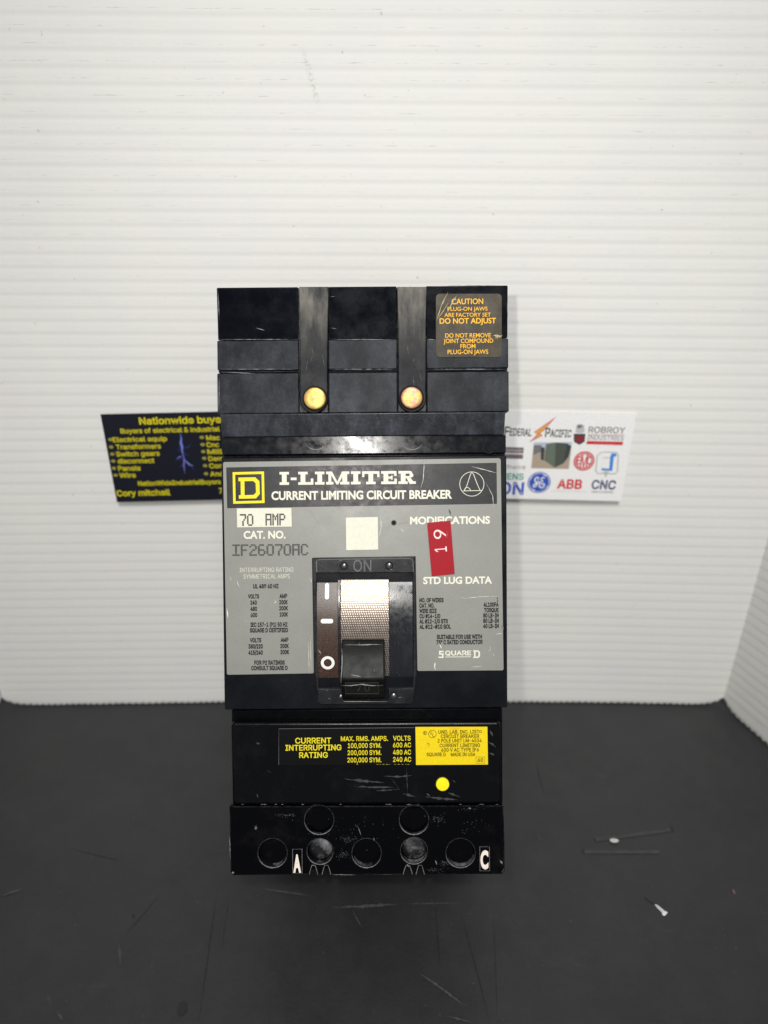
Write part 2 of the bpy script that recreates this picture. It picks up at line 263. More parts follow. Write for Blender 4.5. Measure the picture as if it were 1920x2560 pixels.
for _l in """A94|3,0 40,100 54,100 91,0 78,0 56,59 52,73 46,94 48,94 42,73 37,59 17,0|22,28 22,39 73,39 73,28
B90|12,0 12,100 47,100 54,100 60,98 65,96 69,94 72,91 75,87 77,83 78,78 78,73 78,70 77,66 76,63 74,60 72,58 70,56 67,55 65,53 62,52 65,51 68,50 71,48 74,46 77,43 79,40 81,36 82,32 82,27 82,22 81,17 79,13 76,9 72,6 68,4 62,2 56,0 48,0|24,11 48,11 55,12 61,13 65,16 68,19 69,23 70,27 70,30 69,33 67,36 65,39 63,41 60,43 57,44 53,45 49,45 24,45|24,56 47,56 50,56 54,57 57,58 59,60 62,62 64,64 65,67 66,70 66,73 66,77 64,81 61,84 58,87 53,88 47,89 24,89
C100|53,-1 44,-1 36,1 30,5 23,10 18,16 14,23 11,31 9,40 8,50 9,60 11,69 14,77 18,84 23,90 30,95 36,99 44,101 53,101 57,101 62,100 67,99 71,97 75,95 79,93 82,90 85,86 88,82 90,78 92,73 93,68 80,68 79,72 78,75 77,78 75,80 73,82 70,84 68,86 65,87 62,88 59,89 56,89 53,90 47,89 41,88 36,85 32,81 28,77 25,72 22,65 21,58 20,50 21,42 22,35 25,28 28,23 32,18 36,15 41,12 47,11 53,10 56,11 59,11 62,12 65,13 68,14 70,16 73,18 75,20 77,22 78,25 79,28 80,32 93,32 92,27 90,22 88,18 86,14 82,10 79,7 75,5 71,3 67,1 62,0 58,-1
D99|43,0 19,0 19,11 42,11 50,12 57,13 62,16 67,19 71,24 74,29 77,35 78,43 78,50 78,58 77,65 75,71 72,76 68,81 63,84 57,87 51,88 43,89 18,89 18,100 44,100 53,99 62,97 69,94 76,90 81,84 85,77 88,69 90,60 91,50 90,40 88,31 85,23 81,16 75,11 69,6 61,3 53,1|24,100 24,0 12,0 12,100
E82|12,0 12,100 73,100 73,89 24,89 24,56 70,56 70,45 24,45 24,11 74,11 74,0
F81|12,0 12,100 73,100 73,89 24,89 24,55 68,55 68,43 24,43 24,0
G102|53,-1 44,-1 36,1 29,5 23,10 18,16 14,23 10,31 9,40 8,50 9,60 10,69 14,77 18,84 23,90 29,95 36,99 44,101 52,101 57,101 62,100 67,99 71,97 76,95 79,92 83,89 86,86 88,82 90,78 92,73 93,69 80,69 79,72 78,75 76,77 74,80 72,82 70,84 68,86 65,87 62,88 59,89 56,89 52,90 46,89 41,88 36,85 32,82 28,77 25,72 22,65 21,58 20,50 21,42 22,35 25,28 28,23 32,19 36,15 41,12 47,11 53,10 58,11 63,12 68,14 72,17 75,20 78,24 80,29 81,34 82,40 85,39 56,39 56,50 94,50 94,39 93,32 92,24 89,18 85,12 80,7 74,4 68,1 60,-1
H102|12,0 12,100 24,100 24,57 77,57 77,100 90,100 90,0 77,0 77,46 24,46 24,0
I59|6,0 6,11 23,11 23,89 6,89 6,100 53,100 53,89 36,89 36,11 53,11 53,0
J78|36,-1 28,0 21,2 15,6 10,12 7,20 7,29 7,34 19,34 19,29 20,23 21,18 24,15 27,12 32,10 36,10 41,10 45,12 49,15 51,18 53,23 53,29 53,100 66,100 66,29 65,20 62,12 58,6 52,2 45,0
K92|21,29 21,42 27,51 34,60 42,68 71,100 88,100 45,54|12,0 12,100 24,100 24,66 24,44 24,38 24,0|73,0 37,51 45,61 88,0
L77|12,0 12,100 24,100 24,11 71,11 71,0
M123|12,0 12,100 30,100 54,37 56,31 59,24 61,16 63,10 60,10 62,16 65,24 67,31 69,37 94,100 112,100 112,0 99,0 99,57 99,64 99,72 99,81 100,90 101,90 98,80 95,71 92,63 90,57 67,0 56,0 33,57 31,63 28,71 25,80 22,90 23,90 24,82 24,73 24,65 24,57 24,0
N103|12,0 12,100 27,100 67,36 71,30 76,21 81,11 80,11 79,21 78,31 78,38 78,100 91,100 91,0 76,0 40,57 35,65 29,75 21,89 23,89 24,75 24,64 25,57 25,0
O105|52,-1 44,-1 36,1 30,5 23,10 18,16 14,23 11,31 9,40 8,50 9,60 11,69 14,77 18,84 23,90 30,95 36,99 44,101 52,101 61,101 68,99 75,95 82,90 87,84 91,77 94,69 96,60 97,50 96,40 94,31 91,23 87,16 82,10 75,5 68,1 61,-1|52,10 58,11 64,12 69,15 73,18 77,23 80,28 83,35 84,42 85,50 84,58 83,65 80,72 77,77 73,82 69,85 64,88 58,89 52,90 47,89 41,88 36,85 32,82 28,77 25,72 22,65 21,58 20,50 21,42 22,35 25,28 28,23 32,18 36,15 41,12 47,11
P87|12,0 12,100 46,100 53,100 60,98 65,96 70,93 74,89 77,84 79,80 80,74 80,68 80,63 79,57 77,52 74,48 70,44 65,41 60,38 53,37 46,37 21,37 21,48 46,48 51,48 55,49 58,50 61,52 64,55 65,58 67,61 67,65 68,68 67,72 67,76 65,79 64,82 61,84 58,86 55,88 50,89 46,89 24,89 24,0
Q105|48,31 61,31 73,17 75,13 92,-9 79,-9 68,5 65,9|52,-1 44,-1 36,1 30,5 23,10 18,16 14,23 11,31 9,40 8,50 9,60 11,69 14,77 18,84 23,90 30,95 36,99 44,101 52,101 61,101 68,99 75,95 82,90 87,84 91,77 94,69 96,60 97,50 96,40 94,31 91,23 87,16 82,10 75,5 68,1 61,-1|52,10 58,11 64,12 69,15 73,18 77,23 80,28 83,35 84,42 85,50 84,58 83,65 80,72 77,77 73,82 69,85 64,88 58,89 52,90 47,89 41,88 36,85 32,82 28,77 25,72 22,65 21,58 20,50 21,42 22,35 25,28 28,23 32,18 36,15 41,12 47,11
R88|12,0 12,100 46,100 54,100 60,98 65,96 70,93 74,89 77,85 79,80 80,75 80,69 80,63 79,58 77,53 74,49 70,46 65,43 60,41 54,39 46,39 19,39 19,50 46,50 51,50 55,51 59,52 61,54 64,56 66,59 67,62 68,66 68,69 68,73 67,76 66,80 64,82 61,85 58,86 55,88 51,89 46,89 24,89 24,0|69,0 45,45 60,45 84,0
S88|44,-2 37,-1 31,0 25,2 20,4 16,8 13,12 10,16 8,21 8,27 21,27 21,23 22,20 24,17 27,15 29,13 33,12 36,11 40,10 44,10 48,10 52,11 56,12 60,13 62,16 65,18 67,21 68,24 68,27 68,30 67,33 65,35 63,37 61,39 58,40 48,44 36,47 29,50 22,53 17,57 13,61 11,67 10,73 11,79 12,84 15,88 18,92 22,95 27,98 32,100 38,101 45,101 51,101 57,100 62,98 67,95 71,92 74,88 77,84 78,79 79,74 66,74 65,79 63,83 59,86 55,88 50,90 44,90 40,90 36,89 33,88 30,86 27,84 25,82 24,80 23,77 23,74 23,71 24,68 26,66 28,64 31,62 33,61 42,58 52,55 61,52 64,50 68,49 71,47 73,44 76,42 78,39 79,35 80,32 80,27 80,22 78,17 76,12 73,8 69,5 64,2 58,0 51,-1
T88|6,89 6,100 82,100 82,89 50,89 50,0 38,0 38,89
U102|51,-2 43,-1 36,0 30,3 25,6 20,11 17,16 14,21 12,27 12,34 12,100 24,100 24,35 25,30 26,26 28,22 30,19 33,16 37,13 41,12 46,10 51,10 56,10 61,12 65,13 69,16 72,19 74,22 76,26 77,30 77,35 77,100 90,100 90,34 89,27 88,21 85,16 81,11 77,6 71,3 65,0 58,-1
V94|40,0 3,100 17,100 38,41 42,27 49,6 46,6 52,27 57,41 78,100 91,100 55,0
W135|30,0 3,100 16,100 32,39 34,29 37,18 39,8 37,8 39,18 42,29 44,39 60,100 75,100 91,39 93,29 96,18 98,8 96,8 98,18 100,29 103,39 119,100 132,100 104,0 90,0 72,63 69,77 66,93 69,93 66,78 62,63 45,0
X93|4,0 43,56 43,46 6,100 20,100 35,79 40,71 44,65 48,57 46,57 50,65 53,71 59,79 73,100 88,100 51,47 51,56 90,0 75,0 57,25 53,32 49,38 45,45 48,45 44,39 41,33 36,25 18,0
Y93|40,0 40,41 3,100 18,100 38,68 44,57 49,45 44,45 49,58 55,68 75,100 89,100 53,41 53,0
Z86|8,0 8,9 54,76 60,85 67,93 68,89 56,89 44,89 8,89 8,100 78,100 78,91 33,25 26,16 19,7 18,11 30,11 42,11 79,11 79,0
089|45,-1 38,-1 31,1 26,5 21,9 17,15 14,22 11,30 10,40 9,50 10,60 11,70 14,78 17,85 21,91 26,95 31,99 38,101 45,101 52,101 58,99 63,95 68,91 72,85 76,78 78,70 79,60 80,50 79,40 78,30 76,22 72,15 68,9 64,5 58,1 52,-1|45,10 49,10 53,12 57,14 60,18 63,23 65,28 66,35 67,42 68,50 67,58 66,65 65,72 63,77 60,82 57,86 53,88 49,90 45,90 40,90 36,88 32,86 29,82 26,77 24,72 23,65 22,58 21,50 22,42 23,35 24,28 26,23 29,18 32,14 36,12 40,10
189|15,0 15,11 77,11 77,0|54,100 54,0 42,0 42,88 41,88 17,70 17,84 39,100
289|13,0 13,9 46,45 55,56 58,58 60,61 61,64 62,67 63,70 63,73 63,76 62,80 60,82 59,85 56,87 54,88 51,89 47,90 44,90 40,90 37,89 34,88 31,86 29,84 27,81 26,78 25,75 25,71 13,71 13,77 15,82 17,87 20,91 24,95 28,98 33,100 38,101 44,101 50,101 55,100 60,98 64,95 68,91 71,88 73,83 74,78 75,73 75,70 74,66 73,62 71,59 69,55 66,51 62,46 58,41 52,35 30,12 30,11 77,11 77,0
389|43,-1 37,-1 31,0 26,2 21,4 17,8 14,11 11,16 9,21 9,26 21,26 22,23 23,20 25,17 27,15 30,13 32,12 36,11 39,10 43,10 47,10 51,11 54,12 57,14 60,16 62,18 63,21 64,25 65,28 64,32 64,35 62,39 60,41 57,44 54,46 50,47 45,48 40,49 31,49 31,59 57,88 57,89 14,89 14,100 73,100 73,91 42,55 42,57 49,57 55,56 61,54 65,51 70,48 73,44 75,39 77,34 77,28 77,23 75,18 73,13 70,9 65,5 61,2 55,0 49,-1
489|8,21 8,31 49,100 61,100 21,33 21,32 81,32 81,21|55,0 55,24 55,29 55,62 67,62 67,0
589|43,-1 38,-1 32,0 28,2 23,5 19,8 16,12 14,16 12,21 12,26 24,26 25,23 26,20 27,17 29,15 31,13 34,12 37,11 40,10 43,10 47,10 51,11 54,13 57,15 60,17 62,21 63,24 64,28 64,32 64,36 63,40 62,43 60,47 57,49 54,52 51,53 47,54 43,54 40,54 36,54 33,53 30,52 27,50 25,48 13,50 19,100 72,100 72,89 30,89 26,59 27,59 29,61 32,63 35,64 38,65 42,65 45,66 50,65 54,64 58,63 61,61 65,59 68,56 70,53 73,49 74,45 76,41 77,37 77,32 76,26 75,20 73,15 69,10 65,6 61,3 55,1 50,-1
689|44,-1 39,-1 33,1 28,3 24,6 20,10 17,15 14,20 13,26 12,32 13,37 14,42 16,47 18,53 22,59 27,67 50,100 63,100 30,51 29,51 32,57 38,60 41,61 43,62 46,62 52,61 57,60 62,58 66,55 70,51 73,47 75,42 76,37 76,31 76,25 75,19 72,14 69,10 65,6 61,3 56,1 50,-1|44,10 48,10 52,11 55,12 57,14 60,17 62,20 63,23 64,27 64,31 64,35 63,39 62,42 60,45 57,47 55,49 52,51 48,52 44,52 41,52 37,51 34,49 31,47 29,45 27,42 26,39 25,35 25,31 25,27 26,23 27,20 29,17 31,14 34,12 37,11 41,10
789|19,0 64,88 64,89 12,89 12,100 77,100 77,88 32,0
889|44,-1 38,-1 32,0 27,2 22,5 18,8 15,12 12,17 11,21 10,27 10,31 11,35 13,38 15,42 17,45 20,47 23,49 26,51 30,52 25,54 21,57 18,61 16,65 14,70 14,75 14,80 16,84 18,88 21,92 24,95 29,98 33,100 39,101 44,101 50,101 55,100 60,98 64,95 68,92 71,88 73,84 75,80 75,75 75,70 73,65 71,61 67,57 63,54 59,52 63,51 66,49 69,47 72,45 74,42 76,38 78,35 79,31 79,27 78,21 77,17 74,12 71,8 67,5 62,2 57,0 51,-1|44,10 49,10 53,11 56,12 59,13 61,16 63,18 65,21 66,24 66,27 66,31 65,34 63,37 61,40 59,42 56,44 52,45 48,46 44,46 40,46 37,45 33,44 30,42 28,40 26,37 24,34 23,31 23,27 23,24 24,21 25,18 27,16 30,13 33,12 36,11 40,10|44,57 48,57 51,58 54,59 56,61 59,63 60,65 62,68 62,71 63,74 63,77 62,80 60,83 59,85 57,87 54,88 51,89 48,90 44,90 41,90 38,89 35,88 32,87 30,85 28,83 27,80 26,77 26,74 26,71 27,68 28,65 30,63 32,61 35,59 38,58 41,57
989|44,101 50,101 56,99 61,97 65,94 69,90 72,85 75,80 76,74 76,68 76,63 75,58 73,53 71,47 67,41 62,33 39,0 26,0 59,49 60,49 57,43 50,40 48,39 45,38 43,38 37,39 32,40 27,42 23,45 19,49 16,53 14,58 13,63 12,69 13,75 14,81 17,86 20,90 24,94 28,97 33,99 39,101|44,90 41,90 37,89 34,88 31,86 29,83 27,80 26,77 25,73 25,69 25,65 26,61 27,58 29,55 31,53 34,51 37,49 41,48 44,48 48,48 52,49 55,51 58,53 60,55 62,58 63,61 64,65 64,69 64,73 63,77 62,80 60,83 58,86 55,88 52,89 48,90
.37|19,-1 16,-1 14,0 12,2 11,4 10,6 10,8 10,10 11,13 12,14 14,16 16,17 19,17 21,17 23,16 25,14 27,13 27,10 28,8 27,6 27,4 25,2 23,0 21,-1
,37|7,-23 13,14 27,14 17,-23
-89|66,48 66,37 22,37 22,48
/49|46,105 14,-15 3,-15 35,105
#87|48,0 64,100 74,100 58,0|2,28 4,38 79,38 77,28|12,0 29,100 39,100 23,0|8,62 10,72 84,72 83,62
(54|18,41 18,48 19,56 20,64 21,71 24,79 26,87 29,94 32,100 35,106 46,106 43,99 40,92 38,84 35,77 33,69 32,62 31,54 30,47 30,41 30,35 31,29 32,23 33,16 35,10 37,3 40,-4 43,-11 46,-19 35,-19 30,-9 25,1 22,11 19,21 18,31
)54|7,-19 11,-11 14,-3 17,4 19,10 21,17 22,23 23,29 24,35 24,41 24,47 23,54 22,62 20,69 18,77 16,84 14,92 11,99 7,106 19,106 22,100 25,94 28,87 30,79 32,71 34,64 35,56 36,48 36,41 36,31 34,20 32,10 28,1 24,-9 19,-19
°62|31,56 27,56 23,57 20,59 17,61 14,64 12,67 10,70 9,74 8,78 9,82 10,86 12,90 14,93 17,96 20,98 23,99 27,100 31,101 35,100 39,99 42,98 46,96 48,93 51,90 52,86 53,82 54,78 53,74 52,70 51,67 48,64 46,61 42,59 39,57 35,56|31,66 37,67 42,72 43,74 43,76 44,78 43,80 43,83 42,84 37,89 35,90 33,91 31,91 29,91 27,90 25,89 20,84 19,83 19,80 19,78 20,72 25,67 27,66 29,66
&88|39,-1 32,-1 27,0 22,2 17,5 14,8 11,12 8,16 7,21 7,26 7,30 8,34 9,37 11,40 14,43 17,46 28,55 42,66 47,69 50,74 51,80 51,83 50,85 48,87 46,89 43,90 40,91 33,89 29,85 28,83 27,81 27,78 27,76 28,74 29,71 33,64 40,56 86,0 72,0 34,46 24,58 21,61 19,64 17,68 16,71 15,75 15,78 15,83 16,87 18,90 20,93 23,96 26,98 30,100 35,101 39,101 44,101 48,100 52,98 56,96 58,93 61,90 62,87 63,83 64,79 63,77 63,74 62,71 61,69 59,66 57,64 50,58 30,43 27,40 24,37 22,34 20,32 19,29 19,26 19,23 20,20 21,17 23,15 26,13 28,11 31,10 34,9 38,9 42,9 46,10 49,12 53,14 56,16 59,19 62,22 64,26 66,30 67,34 68,39 69,44 80,44 80,38 79,33 78,28 76,24 75,21 73,18 68,12 65,9 62,6 58,3 53,1 48,0 43,-1
a77|31,-2 27,-1 23,0 19,1 15,3 12,6 9,9 7,12 6,17 6,21 6,25 7,29 8,32 10,34 13,36 15,38 18,39 21,41 25,41 35,43 46,45 52,46 54,50 54,53 53,56 52,58 51,60 49,62 47,63 45,64 42,65 38,65 35,65 32,64 29,63 23,59 20,54 8,57 10,61 13,65 15,68 19,70 22,72 26,74 30,75 34,75 38,76 47,75 50,74 53,72 56,71 59,69 61,66 63,63 65,59 66,55 66,49 66,0 54,0 54,10 50,5 48,3 45,2 42,0 39,-1 35,-1|33,9 38,9 42,10 45,12 48,13 50,16 52,18 53,21 54,24 54,27 54,37 51,36 45,35 39,34 34,33 26,31 24,30 22,29 20,27 19,26 18,23 18,21 18,18 19,16 20,14 22,13 23,11 26,10 28,10 31,9
b83|45,-2 41,-1 37,-1 34,1 31,2 29,4 27,6 23,12 22,12 22,0 10,0 10,100 22,100 22,63 23,63 27,68 29,70 31,72 34,73 37,75 41,75 45,76 51,75 57,73 62,71 66,67 70,63 73,58 75,51 76,45 77,37 76,30 75,23 73,17 70,11 66,7 62,3 57,1 51,-1|43,9 48,10 52,11 55,13 58,16 60,19 62,23 63,27 64,32 64,37 64,42 63,47 62,51 60,55 58,59 55,61 52,63 48,64 43,65 39,64 35,63 32,61 29,59 26,55 25,52 23,47 22,42 22,37 22,32 23,27 25,23 26,19 29,15 32,13 35,11 39,10
c78|41,-2 34,-1 28,1 23,3 18,7 14,11 11,17 9,23 7,30 7,37 7,44 9,51 11,57 14,63 18,67 23,71 28,73 34,75 41,76 44,75 48,75 51,74 54,73 57,72 60,70 62,68 65,66 67,63 69,61 70,58 71,54 60,51 57,57 53,61 48,64 41,65 36,64 32,63 29,61 26,58 23,55 21,51 20,46 19,42 19,37 19,32 20,27 21,23 23,19 26,16 29,13 32,11 36,10 41,9 48,10 53,13 57,17 60,23 71,20 70,17 69,14 67,11 65,9 63,6 60,4 57,2 54,1 51,0 48,-1 44,-1
d83|38,-2 32,-1 27,1 22,3 18,7 14,11 11,17 9,23 7,30 7,37 7,45 9,51 11,58 14,63 18,67 22,71 27,73 33,75 38,76 43,75 47,75 50,73 52,72 55,70 56,68 60,63 61,63 61,100 73,100 73,0 61,0 61,12 60,12 56,6 55,4 52,2 50,1 46,-1 43,-1|40,9 44,10 48,11 52,13 55,15 57,19 59,23 60,27 61,32 61,37 61,42 60,47 59,52 57,55 55,59 52,61 48,63 44,64 40,65 36,64 32,63 28,61 26,59 23,55 21,51 20,47 19,42 19,37 19,32 20,27 21,23 23,19 26,16 29,13 32,11 36,10
e79|42,-2 35,-1 28,1 23,3 18,7 14,11 11,17 9,23 7,29 7,37 7,44 9,51 11,57 14,62 18,67 23,71 28,73 34,75 40,76 44,75 48,75 52,74 56,72 60,70 63,67 66,64 68,60 70,55 72,50 73,44 73,38 73,33 15,33 15,43 66,43 61,40 61,44 60,49 59,53 57,56 54,59 52,62 48,63 45,65 40,65 36,65 32,63 29,62 26,59 23,56 21,53 20,49 19,45 19,41 19,35 19,30 20,25 22,21 24,17 27,14 30,12 33,10 37,9 42,9 45,9 47,10 50,10 52,11 54,13 56,14 58,16 59,18 60,21 72,18 70,14 68,11 66,8 63,5 59,3 56,1 51,0 47,-1
f50|45,75 45,64 1,64 1,75|16,0 16,85 16,89 17,92 19,96 21,98 24,100 27,102 30,103 33,104 37,104 44,104 48,102 45,92 42,93 38,93 35,93 32,92 30,90 29,88 28,86 28,82 28,0
g84|41,-30 35,-29 31,-29 26,-27 23,-26 19,-24 16,-22 14,-19 12,-16 10,-14 20,-8 24,-13 26,-15 28,-16 30,-17 33,-18 37,-19 41,-19 46,-19 51,-17 55,-15 59,-11 61,-7 61,-1 61,13 60,13 56,8 55,6 52,5 50,3 46,2 43,1 38,1 33,1 27,3 22,5 18,8 14,13 11,18 9,24 7,30 7,38 7,45 9,52 11,58 14,63 18,67 22,71 27,73 33,75 39,76 43,75 47,75 50,73 52,72 55,70 57,68 60,63 62,63 62,75 73,75 73,-2 73,-8 71,-13 69,-18 66,-21 62,-24 57,-27 52,-28 46,-29|40,12 45,12 48,13 52,15 55,17 57,20 59,24 60,28 61,33 61,38 61,43 60,48 59,52 57,56 55,59 52,61 49,63 45,64 40,65 36,64 32,63 29,61 26,59 23,55 21,52 20,47 19,43 19,38 19,33 20,28 21,24 23,20 26,17 29,15 32,13 36,12
h81|22,45 22,0 10,0 10,100 22,100 22,57 20,57 23,63 26,68 30,71 34,74 39,75 45,76 50,75 54,74 58,72 62,70 65,67 67,63 69,59 70,53 70,47 70,0 58,0 58,46 58,52 56,56 54,60 50,63 46,64 41,65 38,64 35,64 32,62 29,61 27,58 25,56 23,52 23,49
i33|10,0 10,75 22,75 22,0|16,87 14,87 12,88 11,89 9,91 8,93 8,95 8,97 9,99 11,101 12,102 14,103 16,103 19,103 21,102 22,101 24,99 25,97 25,95 25,93 24,91 22,89 21,88 19,87
j33|10,75 22,75 22,-6 22,-10 21,-14 20,-18 18,-21 16,-23 13,-25 9,-27 5,-28 1,-28 -2,-28 -2,-17 0,-17 4,-17 6,-16 8,-14 9,-12 10,-9 10,-6|16,87 14,87 12,88 11,89 9,91 8,93 8,95 8,97 9,99 11,101 12,102 14,103 16,103 19,103 21,102 22,101 24,99 24,97 25,95 24,93 24,91 22,89 21,88 19,87
k75|22,27 22,42 24,42 56,75 71,75 36,39 35,39|10,0 10,100 22,100 22,0|58,0 29,37 38,45 73,0
l37|27,0 22,0 18,2 15,4 12,7 11,12 10,17 10,100 22,100 22,19 22,16 23,14 24,12 25,11 26,10 29,10 32,10 33,11 36,1 32,0
m120|10,0 10,75 22,75 22,58 21,58 22,62 24,65 26,68 28,70 31,72 34,74 37,75 40,76 43,76 48,75 53,74 56,71 59,67 62,63 63,58 61,58 63,61 64,65 66,67 69,70 72,72 75,74 78,75 82,76 86,76 90,76 94,75 98,73 101,71 104,68 106,65 108,60 109,56 109,50 109,0 97,0 97,50 97,55 95,59 93,61 90,63 86,65 82,65 79,65 76,64 74,63 71,61 69,59 68,57 67,54 66,52 66,49 66,0 54,0 54,51 53,55 52,58 50,61 47,63 43,65 39,65 36,65 34,64 31,63 29,61 26,59 25,57 23,54 23,51 22,47 22,0
n81|22,45 22,0 10,0 10,75 22,75 22,57 20,57 23,63 26,68 30,71 34,74 39,75 45,76 49,75 54,74 58,72 61,70 65,67 67,63 69,59 70,53 70,47 70,0 58,0 58,46 58,52 56,56 54,60 50,63 46,64 41,65 38,64 35,64 32,62 29,61 27,58 25,56 23,52 23,49
o82|41,-2 34,-1 28,1 23,3 18,7 14,11 11,17 9,23 7,30 7,37 7,44 9,51 11,57 14,63 18,67 23,71 28,73 34,75 41,76 47,75 53,73 59,71 63,67 67,63 71,57 73,51 74,44 75,37 74,30 73,23 71,17 67,11 63,7 59,3 53,1 47,-1|41,9 45,10 50,11 53,13 56,16 59,19 60,23 62,27 62,32 63,37 62,42 62,46 60,51 59,55 56,58 53,61 50,63 45,64 41,65 36,64 32,63 29,61 26,58 23,55 21,51 20,46 19,42 19,37 19,32 20,27 21,23 23,19 26,16 29,13 32,11 36,10
p83|10,-28 10,75 22,75 22,63 23,63 27,68 29,70 31,72 34,73 37,75 41,75 45,76 51,75 57,73 62,71 66,67 70,63 73,58 75,51 76,45 77,37 76,30 75,23 73,17 70,11 66,7 62,3 57,1 51,-1 45,-2 41,-1 37,-1 34,1 31,2 29,4 27,6 23,12 22,12 22,-28|43,9 48,10 52,11 55,13 58,16 60,19 62,23 63,27 64,32 64,37 64,42 63,47 62,51 60,55 58,59 55,61 52,63 48,64 43,65 39,64 35,63 32,61 29,59 26,55 25,52 23,47 22,42 22,37 22,32 23,27 25,23 26,19 29,15 32,13 35,11 39,10
q83|73,-28 61,-28 61,12 60,12 56,6 55,4 52,2 50,1 46,-1 43,-1 38,-2 32,-1 27,1 22,3 18,7 14,11 11,17 9,23 7,30 7,37 7,45 9,51 11,58 14,63 18,67 22,71 27,73 33,75 38,76 43,75 47,75 50,73 52,72 55,70 56,68 60,63 61,63 61,75 73,75|40,9 44,10 48,11 52,13 55,15 57,19 59,23 60,27 61,32 61,37 61,42 60,47 59,52 57,55 55,59 52,61 48,63 44,64 40,65 36,64 32,63 28,61 26,59 23,55 21,51 20,47 19,42 19,37 19,32 20,27 21,23 23,19 26,16 29,13 32,11 36,10
r51|10,0 10,75 22,75 22,63 23,63 24,67 27,70 30,72 34,74 38,75 42,76 45,76 48,75 48,63 45,64 41,64 37,64 34,63 31,62 29,60 26,58 25,56 23,53 23,50 22,47 22,0
s72|36,-2 31,-1 26,-1 22,1 18,2 15,5 12,7 10,11 8,14 7,19 18,21 20,17 22,14 24,12 28,10 31,9 36,9 40,9 45,10 48,12 51,15 52,17 53,20 52,23 51,25 50,27 48,28 45,30 42,30 29,33 23,35 18,38 14,41 11,45 10,49 9,54 10,58 11,62 13,65 15,68 19,71 23,73 27,74 32,75 37,76 42,75 46,75 50,73 53,71 56,69 59,67 61,64 62,60 64,57 53,54 52,57 50,60 48,62 45,64 41,65 37,65 33,65 29,64 26,62 23,60 22,57 21,54 22,52 23,50 24,48 27,46 30,45 34,44 45,41 51,39 56,37 60,34 63,30 65,26 65,21 65,17 63,13 61,9 59,6 55,3 51,1 46,0 41,-1
t45|40,75 40,64 1,64 1,75|13,93 25,93 25,19 25,16 26,14 27,12 28,11 31,10 33,10 36,10 40,11 42,0 38,-1 33,-1 27,0 22,1 18,4 15,8 13,13 13,18
u81|36,-1 31,-1 27,0 23,2 19,5 16,8 14,12 12,16 11,21 10,27 10,75 22,75 22,28 23,23 24,18 27,15 30,12 35,10 39,10 43,10 46,11 49,12 52,14 54,16 56,19 57,22 58,26 58,30 58,75 70,75 70,0 59,0 59,18 60,18 58,12 54,7 51,3 46,1 41,-1
v77|32,0 3,75 17,75 32,30 37,17 40,4 36,4 40,17 44,30 60,75 73,75 44,0
w111|27,0 4,75 17,75 26,42 30,27 34,8 32,8 36,26 41,42 50,75 62,75 71,42 75,27 79,8 77,8 81,27 85,42 94,75 107,75 84,0 72,0 63,34 60,44 57,55 54,66 57,66 54,55 52,44 49,34 39,0
x74|4,0 34,43 34,34 6,75 20,75 29,60 35,50 41,40 34,40 40,50 46,60 55,75 69,75 41,33 41,42 70,0 56,0 45,17 39,27 34,36 40,36 35,27 29,17 18,0
y77|9,-27 12,-17 14,-17 20,-17 22,-17 24,-16 26,-15 27,-13 28,-10 30,-7 32,0 3,75 17,75 32,30 37,17 40,4 36,4 40,17 44,30 60,75 73,75 40,-11 39,-15 37,-18 35,-21 33,-23 30,-25 27,-27 25,-28 21,-28 18,-29 13,-28
z75|8,0 8,9 50,63 9,63 9,75 65,75 65,65 25,12 25,11 67,11 67,0
""".split('\n'):
    if not _l: continue
    _h, *_r = _l[1:].split('|')
    SANS[_l[0]] = (int(_h), [[tuple(int(q)/100 for q in pt.split(',')) for pt in lp.split()] for lp in _r])
def area(q): return sum(q[i][0]*q[(i+1) % len(q)][1]-q[(i+1) % len(q)][0]*q[i][1] for i in range(len(q)))/2
def inside(pt, q):
    r = False
    for i in range(len(q)):
        (xa, ya), (xb, yb) = q[i], q[i-1]
        if (ya > pt[1]) != (yb > pt[1]) and pt[0] < (xb-xa)*(pt[1]-ya)/(yb-ya)+xa: r = not r
    return r
def swell(q, d):
    """a loop pushed along its outward normal by d (outer loops run clockwise, counters the other way)"""
    q = [p_ for i, p_ in enumerate(q) if math.hypot(p_[0]-q[i-1][0], p_[1]-q[i-1][1]) > .004]
    r = []; n = len(q)
    for i in range(n):
        a, b, c = Vector(q[i-1]), Vector(q[i]), Vector(q[(i+1) % n])
        e, f = (b-a).normalized(), (c-b).normalized()
        na, nb = Vector((-e.y, e.x)), Vector((-f.y, f.x)); m = na+nb
        if m.length < .3: m = na
        m.normalize(); k = 1/max(.6, m.dot(na)); r.append((b.x+m.x*d*k, b.y+m.y*d*k))
    return r
